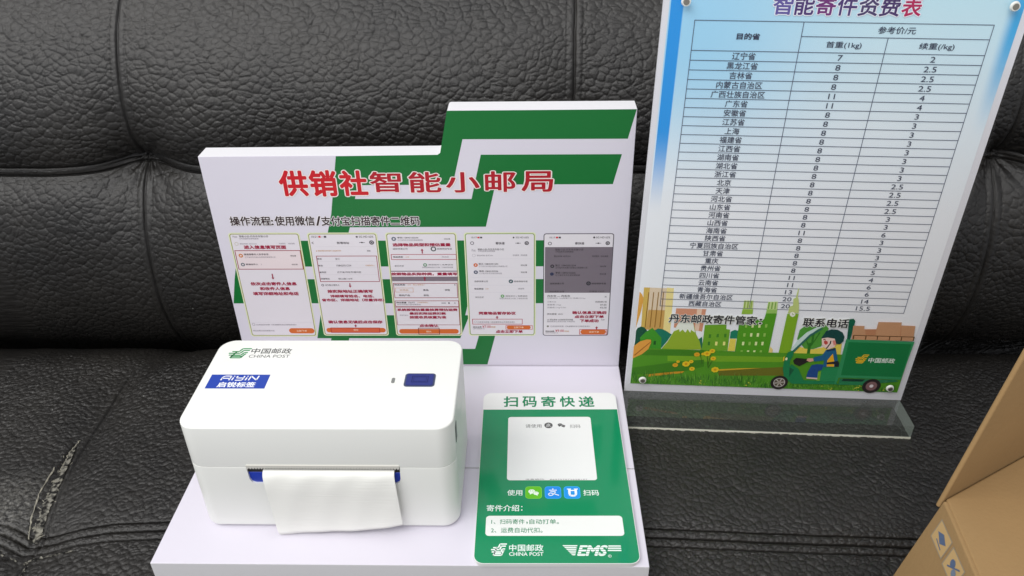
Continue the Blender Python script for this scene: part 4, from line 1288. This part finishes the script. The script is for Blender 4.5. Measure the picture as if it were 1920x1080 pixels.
md = strip.modifiers.new('thick', 'SOLIDIFY'); md.thickness = 0.0002
strip.data.flip_normals()
tag(strip, 'blank white paper strip curling down out of the slot of the printer', 'paper')

# ------------------------------------------------------------------ scan card
CARD = tag(empty('scan_card', (0.2083, 0.0, 0.0)), 'green and white glossy card with rounded corners lying beside the printer', 'card')
CARD.rotation_euler = (0, 0, math.radians(0.5))
bm = bmesh.new()
extrude_poly(bm, mmx(rrect_pts(0, -0.9, 106.2, 166.9, 6.5, 8)), 0.0002, 0.003)
bevel_all(bm, 0.0004, 2)
bm_obj('card_panel', bm, mat('card_acrylic', (236, 238, 236), 0.12, 0.5), CARD, 0.6)
CG = (18, 138, 90)
cs = Sheet('gloss', 0.02, 3.03)
CGM = mat('card_green_print', CG, 0.10, 0.5)
pts = [p for p in rrect_pts(0.35, -0.55, 105.85, 166.5, 6.2, 8) if p[1] < 146]
cs.poly([(105.85, 146.6), (0.35, 146.6)] + [p for p in rrect_pts(0.35, -0.55, 105.85, 166.5, 6.2, 8) if p[1] < 80 and p[0] < 50] + [p for p in rrect_pts(0.35, -0.55, 105.85, 166.5, 6.2, 8) if p[1] < 80 and p[0] > 50], CGM, 0)
GT = (24, 132, 88)
cs.rrect(6.8, 21.2, 98.2, 38.2, 2.4, (238, 240, 236), 2)
for i, (a, b, c, d, s, col, bold) in enumerate(CARDT):
    if 5 <= i <= 8 or s == 'EMS':
        continue
    cs.text(a, b, c, d, s, {'g': GT, 'w': (232, 244, 238), 'k': (90, 90, 90)}[col], 4, 0.022 * bold)
cs.build('printed_text', CARD)
qs = Sheet('sticker', 0.02, 3.10)
qs.rrect(20.2, 70.7, 84.2, 137.7, 2.2, (236, 238, 236), 0)
for i in range(5, 9):
    a, b, c, d, s, col, bold = CARDT[i]
    qs.text(a, max(b, 71.0) if i > 6 else b, c, d, s, (104, 104, 104), 2, 0.0)
def alipay(sh, cx, cy, k, col, lay):
    sh.line([(cx - .52 * k, cy + .42 * k), (cx + .52 * k, cy + .42 * k)], .13 * k, col, lay)
    sh.line([(cx, cy + .72 * k), (cx, cy + .42 * k)], .15 * k, col, lay)
    sh.line([(cx - .34 * k, cy + .16 * k), (cx + .36 * k, cy + .16 * k), (cx + .16 * k, cy - .2 * k), (cx - .2 * k, cy - .52 * k), (cx - .5 * k, cy - .5 * k), (cx - .62 * k, cy - .28 * k), (cx - .4 * k, cy - .06 * k), (cx, cy - .16 * k), (cx + .78 * k, cy - .5 * k)], .13 * k, col, lay)
def bubbles(sh, cx, cy, k, col, eye, lay):
    sh.disc(cx - .25 * k, cy + .16 * k, .48 * k, col, lay, 24, 0.82)
    sh.poly([(cx - .55 * k, cy - .1 * k), (cx - .5 * k, cy - .42 * k), (cx - .2 * k, cy - .2 * k)], col, lay + 1)
    sh.disc(cx + .34 * k, cy - .18 * k, .43 * k, eye, lay + 2, 24, 0.82)
    sh.disc(cx + .34 * k, cy - .18 * k, .38 * k, col, lay + 3, 24, 0.82)
    sh.poly([(cx + .5 * k, cy - .4 * k), (cx + .58 * k, cy - .66 * k), (cx + .3 * k, cy - .48 * k)], col, lay + 4)
    for ex, ey, r in ((-.42, .26, .07), (-.1, .26, .07), (.22, -.1, .055), (.48, -.1, .055)):
        sh.disc(cx + ex * k, cy + ey * k, r * k, eye, lay + 5, 10)
qs.disc(51.3, 128.0, 3.2, (84, 84, 84), 1, 26)
alipay(qs, 51.3, 128.0, 2.9, (236, 238, 236), 3)
bubbles(qs, 61.3, 128.0, 4.0, (84, 84, 84), (236, 238, 236), 1)
qs.build('white_sticker', CARD)
ps = Sheet('gloss', 0.02, 3.09)
for x, c in ((33.7, (98, 190, 30)), (47.2, (24, 140, 232)), (60.5, (24, 150, 232))):
    ps.rrect(x - .4, 53.4, x + 11.0, 64.8, 2.4, tuple(min(255, v + 26) for v in c), 0)
    ps.rrect(x, 53.8, x + 10.6, 64.4, 2.0, c, 1)
bubbles(ps, 39.0, 59.2, 5.0, (236, 250, 232), (98, 190, 30), 3)
alipay(ps, 52.5, 59.0, 5.2, (240, 248, 255), 3)
u = [(63.4 + .6, 62.6), (63.4 + .6, 57.6), (64.6, 56.3), (66.8, 56.0), (68.0, 56.6), (68.4, 57.8), (68.4, 62.6)]
ps.line(u, 1.7, (240, 248, 255), 3)
ps.line([(64.0, 60.9), (68.4, 60.9)], 1.0, (240, 248, 255), 4)
ps.line([(62.4, 62.2), (65.2, 62.2)], 0.8, (240, 248, 255), 5)
ps.line([(67.2, 62.2), (70.0, 62.2)], 0.8, (240, 248, 255), 5)
ps.build('pay_icons', CARD)
lg = Sheet('gloss', 0.02, 3.09)
WH = (236, 246, 240)
post_emblem(lg, 11.0, 5.0, 20.8, 15.0, [WH], 1, 0.8)
lg.build('postal_emblem', CARD)
lg = Sheet('gloss', 0.02, 3.09)
ex0, ey0, ex1, ey1 = 66.2, 5.0, 86.4, 13.6
lg.text(ex0, ey0, ex1, ey1, 'EMS', WH, 1, 0.045, None, 0, 0.32)
for k in range(4):
    y = ey0 + 1.45 + k * 1.75
    lg.rect(ex0 - .4, y, ex1 + .6, y + .36, CGM, 3)
for k in range(6):
    y = 13.2 - k * 1.42
    lg.poly([(57.4 + k * 1.1, y - .1), (57.9 + k * 1.1, y - .55), (66.6 - k * .33, y - .55), (66.9 - k * .33, y + .35), (57.2 + k * 1.0, y + .35)], WH, 1)
for k in range(3):
    y = 12.8 - k * 1.75
    lg.poly([(86.6 - k * .35, y - .4), (94.9, y - .4), (94.7, y + .6), (86.9 - k * .35, y + .6)], WH, 1)
lg.ring(87.0, 5.0, 0.85, 1.1, WH, 1)
lg.text(86.6, 4.5, 87.4, 5.5, 'R', WH, 1)
lg.build('carrier_logo', CARD)

# ------------------------------------------------------------------ acrylic price sign
Ms = Matrix(((0.99941, 0.0185, 0.02877, 0.3225), (-0.02910, 0.0115, -0.99951, 0.1814), (-0.01820, 0.9998, 0.01197, -0.0060), (0, 0, 0, 1)))
xa = Vector(Ms.col[0][:3]).normalized()
ya = Vector(Ms.col[1][:3]); ya = (ya - xa * ya.dot(xa)).normalized()
za = xa.cross(ya)
for r in range(3):
    Ms[r][0], Ms[r][1], Ms[r][2] = xa[r], ya[r], za[r]
SIGN = tag(empty('price_sign', (0, 0, 0)), 'tall acrylic sign with a blue price table above a green landscape', 'sign')
SIGN.matrix_world = Ms
def glass(name, tint):
    m = bpy.data.materials.new(name)
    m.use_nodes = True
    nt = m.node_tree
    nt.nodes.remove(P(m))
    tr = nt.nodes.new('ShaderNodeBsdfTransparent')
    tr.inputs[0].default_value = (*tint, 1)
    gl = nt.nodes.new('ShaderNodeBsdfGlossy')
    gl.inputs['Roughness'].default_value = 0.03
    lw_ = nt.nodes.new('ShaderNodeLayerWeight')
    pw = nt.nodes.new('ShaderNodeMath')
    pw.operation = 'POWER'
    pw.inputs[1].default_value = 5.0
    nt.links.new(lw_.outputs['Facing'], pw.inputs[0])
    fr = nt.nodes.new('ShaderNodeMapRange')
    fr.inputs['To Min'].default_value, fr.inputs['To Max'].default_value = 0.015, 0.12
    nt.links.new(pw.outputs[0], fr.inputs['Value'])
    mx = nt.nodes.new('ShaderNodeMixShader')
    nt.links.new(fr.outputs[0], mx.inputs[0])
    nt.links.new(tr.outputs[0], mx.inputs[1])
    nt.links.new(gl.outputs[0], mx.inputs[2])
    nt.links.new(mx.outputs[0], nt.nodes['Material Output'].inputs[0])
    return m
CLEAR = glass('clear_acrylic_sheet', (0.998, 0.999, 0.999))
SW, SH = 225.7, 326.0
bm = bmesh.new()
extrude_poly(bm, mmx([(0, 0), (SW, 0), (SW, SH), (0, SH)]), -0.0032, -0.00012)
bevel_all(bm, 0.0004, 2)
bm_obj('back_panel', bm, mat('frosted_back', (224, 224, 230), 0.35, 0.4, 0.05), SIGN)
bm = bmesh.new()
extrude_poly(bm, mmx([(0.3, 0.3), (SW - .3, 0.3), (SW - .3, SH), (.3, SH)]), 0.0012, 0.0036)
bm_obj('front_sheet', bm, CLEAR, SIGN)

def poster_material():
    m = bpy.data.materials.new('print_poster_sky')
    m.use_nodes = True
    nt, b = m.node_tree, P(m)
    N, L = nt.nodes.new, nt.links.new
    tc = N('ShaderNodeTexCoord'); sp = N('ShaderNodeSeparateXYZ')
    L(tc.outputs['Object'], sp.inputs[0])
    def ramp(src, lo, hi, stops):
        mr = N('ShaderNodeMapRange'); mr.inputs['From Min'].default_value = lo; mr.inputs['From Max'].default_value = hi
        L(src, mr.inputs['Value'])
        r = N('ShaderNodeValToRGB'); el = r.color_ramp.elements
        while len(el) < len(stops): el.new(0.5)
        for e, (p, c) in zip(el, stops): e.position, e.color = p, (*lin(c), 1)
        L(mr.outputs['Result'], r.inputs['Fac']); return r.outputs['Color']
    def mask(src, a, b_, c, d):
        """1 between b and c, fading out to a and d"""
        m1 = N('ShaderNodeMapRange'); m1.interpolation_type = 'SMOOTHSTEP'; m1.inputs['From Min'].default_value, m1.inputs['From Max'].default_value = a, b_
        m2 = N('ShaderNodeMapRange'); m2.interpolation_type = 'SMOOTHSTEP'; m2.inputs['From Min'].default_value, m2.inputs['From Max'].default_value = d, c
        L(src, m1.inputs['Value']); L(src, m2.inputs['Value'])
        k = N('ShaderNodeMath'); k.operation = 'MULTIPLY'; L(m1.outputs['Result'], k.inputs[0]); L(m2.outputs['Result'], k.inputs[1]); return k.outputs[0]
    def mul(a, c):
        k = N('ShaderNodeMath'); k.operation = 'MULTIPLY'; L(a, k.inputs[0]); L(c, k.inputs[1]); return k.outputs[0]
    def mix(f, a, c):
        x = N('ShaderNodeMix'); x.data_type = 'RGBA'; L(f, x.inputs['Factor'])
        L(a, x.inputs['A'])
        if isinstance(c, tuple): x.inputs['B'].default_value = (*lin(c), 1)
        else: L(c, x.inputs['B'])
        return x.outputs['Result']
    X, Y = sp.outputs['X'], sp.outputs['Y']
    base = ramp(Y, 0.05, 0.325, [(0, (242, 243, 247)), (0.42, (240, 243, 248)), (0.66, (230, 241, 248)), (0.85, (206, 233, 244)), (1, (190, 228, 240))])
    col = mix(mul(mask(X, -.1, -.05, .02, .15), mask(Y, .17, .29, .5, .6)), base, (160, 214, 244))
    col = mix(mul(mask(X, .0046, .0049, .0122, .0132), mask(Y, .16, .23, .5, .6)), col, (20, 148, 230))
    col = mix(mul(mask(X, .210, .2185, .3, .4), mask(Y, .22, .30, .5, .6)), col, (60, 170, 228))
    L(col, b.inputs['Base Color'])
    b.inputs['Roughness'].default_value = 0.45
    return m
ps = Sheet('matte', 0.02, 0.0)
ps.rect(3.9, 8.3, 220.8, 318.5, poster_material(), 0)
POSTER = ps.build('poster', SIGN)
POSTER['label'] = 'printed price poster, blue above and a green landscape below'
tb = Sheet('matte', 0.02, 0.30)
LC = (76, 84, 108)
x0, xc1, xc2, x1 = 20.8, 89.0, 143.2, 206.0
yt, ysp, yh, yb = 299.5, 290.5, 280.6, 84.7
lw = 0.42
nrow = len(ROWS)
rh = (yh - yb) / nrow
for y in (yt, yh):
    tb.rect(x0, y - lw / 2, x1, y + lw / 2, LC, 0)
tb.rect(xc1, ysp - lw / 2, x1, ysp + lw / 2, LC, 0)
for i in range(1, nrow + 1):
    tb.rect(x0, yh - i * rh - lw / 2, x1, yh - i * rh + lw / 2, LC, 0)
for x, a, b in ((x0, yb, yt), (xc1, yb, yt), (x1, yb, yt), (xc2, yb, ysp)):
    tb.rect(x - lw / 2, a - lw / 2, x + lw / 2, b + lw / 2, LC, 1)
def cell(cx, cy, s, h, lay=2, bold=0.0):
    v, f = glyphs(s, bold)
    ww = (v[:, 0].max() - v[:, 0].min())
    hh = (v[:, 1].max() - v[:, 1].min())
    cjk = ord(s[0]) > 255
    k = h / (0.9 if cjk else 0.73)
    wd, ht = ww * k * (1.0 if cjk else 1.35), hh * k
    tb.text(cx - wd / 2, cy - ht / 2, cx + wd / 2, cy + ht / 2, s, (66, 72, 92), lay, bold)
for i, (n, a, b) in enumerate(ROWS):
    cy = yh - (i + 0.5) * rh
    cell((x0 + xc1) / 2, cy, n, 4.6, bold=0.010)
    cell((xc1 + xc2) / 2, cy, a, 3.9, bold=0.004)
    cell((xc2 + x1) / 2, cy, b, 3.9, bold=0.004)
for a, b, c, d, s, col, bold in SIGNT[:4]:
    tb.text(a, b, c, d, s, (44, 50, 76), 2, 0.008 + 0.022 * bold)
tb.build('price_table', POSTER)
tt = Sheet('matte', 0.02, 0.30)
TC = [(94, 84, 156), (72, 46, 112), (112, 40, 116), (74, 50, 112), (70, 56, 104), (66, 42, 100), (178, 22, 84)]
for i, ch in enumerate('智能寄件资费表'):
    x = 68.1 + i * 13.15
    tt.text(x, 303.6, x + 12.2, 316.2, ch, TC[i], 2, 0.022, (234, 236, 246), 0.045)
tt.build('title', POSTER)
ls = Sheet('matte', 0.016, 0.02)
for i, (c, pts) in enumerate(LAND):
    ls.poly(pts, c, i * 0.6)
YF = [(54.7, 40.1, 2.3, 0), (59.5, 40.8, 1.4, 1), (38.7, 28.9, 2.2, 0), (40.6, 32.4, 1.4, 1), (47.2, 30.4, 3.0, 1), (51, 32.9, 1.8, 1), (52.5, 25.7, 2.2, 1), (62.6, 41.3, 2.8, 1), (66.3, 44, 2.3, 1), (68.1, 36.7, 2.2, 1), (71.1, 25.6, 3.0, 1)]
for a, b in (((62.6, 41), (65, 28)), ((66, 43), (64.6, 30)), ((68.1, 36), (65.2, 27)), ((56.5, 43), (60, 31))):
    ls.line([a, b], 0.5, (60, 100, 30), 62)
for x, y, r, k in YF:
    for q in range(7):
        a = q * 0.9
        ls.disc(x + r * .55 * math.cos(a), y + r * .45 * math.sin(a), r * .5, (236, 200, 40) if k else (226, 168, 40), 63 + q * .2, 9)
    ls.disc(x, y, r * .4, (216, 150, 30), 65, 9)
rg = random.Random(11)
GC = [(46, 110, 30), (70, 140, 40), (96, 164, 54), (36, 90, 30), (124, 182, 70), (60, 124, 44)]
for k in range(900):
    x = rg.uniform(5, 218)
    y = rg.uniform(8.4, 17.5) if x < 110 else rg.uniform(8.4, 13.5)
    h = rg.uniform(2.5, 7.5) * (1.0 if x < 110 else 0.7)
    lean = rg.uniform(-2.2, 2.2)
    xa_, xb_ = max(4.2, min(220.4, x)), max(4.2, min(220.4, x + lean))
    ls.poly([(xa_ - .22, y), (xa_ + .22, y), ((xa_ + xb_) / 2 + .12, y + h * .6), (xb_, y + h)], GC[rg.randrange(6)], 66 + (18 - y) * 0.12)
for k in range(26):
    cx = rg.choice([60, 63, 100, 104, 160, 166, 186, 190, 209, 214]) + rg.uniform(-2, 2)
    ls.disc(cx, rg.uniform(9, 15), rg.uniform(.3, .7), (206, 208, 70), 68.2, 7)
ls.build('landscape_print', POSTER)
tk = Sheet('matte', 0.02, 1.12 - 0.0)
tk.base = 0.02 + 68.4 * 0.016
tk.step = 0.001
tk.step = 0.0
def lz(i): return i
tk.step = 0.002
for i, (c, pts) in enumerate(TRIKE):
    tk.poly(pts, c, i)
def wheel(cx, cy, r, rim, hub, spokes):
    b = 60
    tk.disc(cx, cy, r, (40, 34, 34), b, 26)
    tk.disc(cx, cy, rim, (190, 184, 180) if spokes else (128, 96, 96), b + 1, 24)
    if spokes:
        tk.disc(cx, cy, rim - .6, (90, 80, 66), b + 2, 24)
        for q in range(6):
            a = q * math.pi / 3 + .2
            tk.line([(cx, cy), (cx + (rim - .5) * math.cos(a), cy + (rim - .5) * math.sin(a))], .9, (186, 180, 172), b + 3)
    tk.disc(cx, cy, hub, (220, 212, 214) if not spokes else (160, 150, 140), b + 4, 14)
wheel(124.2, 14.9, 7.0, 4.7, 1.4, True)
wheel(198.1, 14.5, 7.2, 4.5, 1.6, False)
tk.disc(125.6, 38.8, 0.9, (240, 240, 200), 60, 12, 1.6)
post_emblem(tk, 179.4, 36.8, 188.6, 45.6, [(240, 190, 40)], 61, 1.2)
for a, b, c, d, s, col, bold in SIGNT[-1:]:
    tk.text(a, b, c, d, s, (232, 240, 232), 61, 0.014)
tk.build('delivery_tricycle_print', POSTER)
cp = Sheet('matte', 0.01, 0.85)
cp.step = 0.02
for q, (a, b, c, d, s, col, bold) in enumerate(SIGNT[4:8]):
    if q == 2:
        cp.build('caption', POSTER)
        cp = Sheet('matte', 0.02, 0.85)
    cp.text(a, b, c, d, s, (30, 26, 38), 2, 0.026, (234, 236, 228), 0.05)
cp.build('caption', POSTER)
bm = bmesh.new()
extrude_poly(bm, mmx([(-1, -13.2), (SW - 1, -13.2), (SW - 1, 0), (-1, 0)]), -0.003, 0.0318)
bevel_all(bm, 0.001, 1)
def block_mat(name, base, top, white):
    """clear cast acrylic; white in the frosted cut edges and ends paints their highlights"""
    m = glass(name, (0.90, 0.945, 0.915))
    nt = m.node_tree
    mr = [n for n in nt.nodes if n.type == 'MAP_RANGE'][0]
    mr.inputs['To Min'].default_value, mr.inputs['To Max'].default_value = base, top
    if white:  # diffuse white stands in for bright highlights on edges and ends
        df = nt.nodes.new('ShaderNodeBsdfDiffuse')
        df.inputs[0].default_value = (0.78, 0.83, 0.79, 1)
        m2 = nt.nodes.new('ShaderNodeMixShader')
        m2.inputs[0].default_value = white
        old = [n for n in nt.nodes if n.type == 'MIX_SHADER' and n is not m2][0]
        nt.links.new(old.outputs[0], m2.inputs[1])
        nt.links.new(df.outputs[0], m2.inputs[2])
        nt.links.new(m2.outputs[0], nt.nodes['Material Output'].inputs[0])
    return m
me = bpy.data.meshes.new('base_block')
bmesh.ops.recalc_face_normals(bm, faces=bm.faces)
bm.normal_update()
for f in bm.faces:
    n = f.normal
    big = max(abs(n.x), abs(n.y), abs(n.z)) > 0.99 and f.calc_area() > 1e-5
    f.material_index = (2 if abs(n.x) > 0.9 else 0) if big else 1
bm.to_mesh(me)
bm.free()
BLOCK = link('base_block', me, [block_mat('clear_acrylic_block', 0.12, 0.95, 0.04), block_mat('acrylic_cut_edge_highlight', 0.1, 0.9, 0.95), block_mat('acrylic_block_end', 0.1, 0.9, 0.3)], SIGN)
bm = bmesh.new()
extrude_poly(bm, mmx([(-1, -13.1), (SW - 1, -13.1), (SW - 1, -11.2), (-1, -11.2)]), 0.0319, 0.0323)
bm_obj('edge_highlight_strip', bm, mat('edge_highlight_paint', (232, 232, 216), 0.5, 0.5, 0.5, 500), SIGN)  # pale strip added to paint the highlight along the bottom front edge
SCREW = mat('screw_metal', (150, 146, 136), 0.35, 0.5, 0.0, 900, 0, 0.9)
CAPM = mat('screw_cap', (228, 228, 222), 0.3)
for x, y in ((13.5, 311.4), (212.9, 311.6), (13.4, 14.8), (211.8, 15.0)):
    bm = bmesh.new()
    bmesh.ops.create_cone(bm, cap_ends=True, segments=28, radius1=0.0031, radius2=0.0026, depth=0.0014)
    bmesh.ops.translate(bm, verts=bm.verts, vec=(0, 0, 0.0007))
    s = bm_obj('screw', bm, CAPM, SIGN, 0.6)
    s.location = (x * 1e-3, y * 1e-3, 0.0037)
    bm = bmesh.new()
    bmesh.ops.create_cone(bm, cap_ends=True, segments=24, radius1=0.0020, radius2=0.0018, depth=0.0005)
    bmesh.ops.translate(bm, verts=bm.verts, vec=(0, 0, 0.00155))
    bm_obj('screw_head', bm, SCREW, s, 0.6)

# ------------------------------------------------------------------ cardboard box
KRAFT = mat('kraft_cardboard', (150, 121, 82), 0.85, 0.2, 0.5, 420, 0, 0.0, 0.12)
BOX = tag(empty('cardboard_box', (0.50, -0.12, -0.018)), 'brown cardboard box with a raised flap and small blue printed marks, at the right edge', 'box')
def slab(name, quad, t, n_hint, m, nsub=1):
    """board of thickness t behind a four-cornered face"""
    p = [Vector(q) for q in quad]
    n = (p[1] - p[0]).cross(p[3] - p[0]).normalized()
    if n.dot(Vector(n_hint)) < 0:
        n = -n
    bm = bmesh.new()
    a = [bm.verts.new(q) for q in p]
    b = [bm.verts.new(q - n * t) for q in p]
    bm.faces.new(a)
    bm.faces.new(b[::-1])
    for i in range(4):
        j = (i + 1) % 4
        bm.faces.new((a[j], a[i], b[i], b[j]))
    bmesh.ops.recalc_face_normals(bm, faces=bm.faces)
    bevel_all(bm, 0.0012, 3)
    return kp(bm_obj(name, bm, m, None, 0.7), BOX), n
P0 = Vector((0.4609, -0.0362, 0.1))
F = Vector((0.4555, -0.0834, 0.1))
fd = (F - P0).normalized()
Rr = Vector((0.5194, -0.0032, 0.1))
rd = (Rr - P0).normalized()
Up = Vector((0.4832, -0.0218, 0.182)) - P0
D = Vector((0.4363, -0.0373, -0.0165))
Pf = P0 + fd * 0.24
Df = D + fd * 0.24
side, sn = slab('side_wall', [P0, Pf, Df, D], 0.004, (-1, 0, 0.2), KRAFT)
e = 0.0022
slab('top_flap', [P0 + rd * e, Pf + rd * e, Pf + rd * 0.24, P0 + rd * 0.24], 0.004, (0, 0, 1), KRAFT)
slab('raised_flap', [P0 - fd * .0004 + rd * .0005 - Up * .07, P0 - fd * .0004 + rd * 0.24 - Up * .07, P0 + rd * 0.24 + Up * 1.6, P0 + Up * 1.6], 0.0026, (0, -1, 0.2), KRAFT)
slab('back_wall', [P0 + rd * .005 + Vector((0, 0, -.009)), P0 + rd * 0.24 + Vector((0, 0, -.009)), D + rd * 0.24, D + rd * .005], 0.004, (0, 1, 0), KRAFT)
# printed handling marks on the side wall
mk = Sheet('matte', 0.05, 0.12)
BLU = (84, 100, 128)
GRY = (146, 132, 112)
for k, (cx, cy) in enumerate(((15, -13), (33, -13.5), (51, -13.5))):
    mk.frame(cx - 8, cy - 6.5, cx + 8, cy + 6.5, 0.7, GRY, 0)
    mk.rect(cx - 7.3, cy - 5.8, cx + 7.3, cy + 5.8, (190, 158, 108), 0)
    if k == 0:
        mk.poly([(cx - 5, cy + .5), (cx, cy + 3.2), (cx + 5.5, cy + .8), (cx + 1, cy - 2.6)], BLU, 2)
        mk.line([(cx - 3, cy - 3), (cx + 4, cy - 4)], 0.7, BLU, 2)
    else:
        mk.disc(cx - 1.5, cy + 1, 2.4, BLU, 2, 9)
        mk.disc(cx + 2.5, cy - 1.5, 2.2, (112, 122, 140), 3, 8)
        mk.line([(cx - 4, cy - 3), (cx + 5, cy + 3.5)], 0.8, BLU, 4)
mo = mk.build('handling_marks', None)
wy = (P0 - D).normalized()
wx = fd
wx = (wx - wy * wx.dot(wy)).normalized()
wz = wx.cross(wy)
if wz.dot(sn) < 0:
    wz = -wz
Mw = Matrix(((wx[0], wy[0], wz[0], P0[0]), (wx[1], wy[1], wz[1], P0[1]), (wx[2], wy[2], wz[2], P0[2]), (0, 0, 0, 1)))
mo.data.transform(Mw)
kp(mo, BOX)
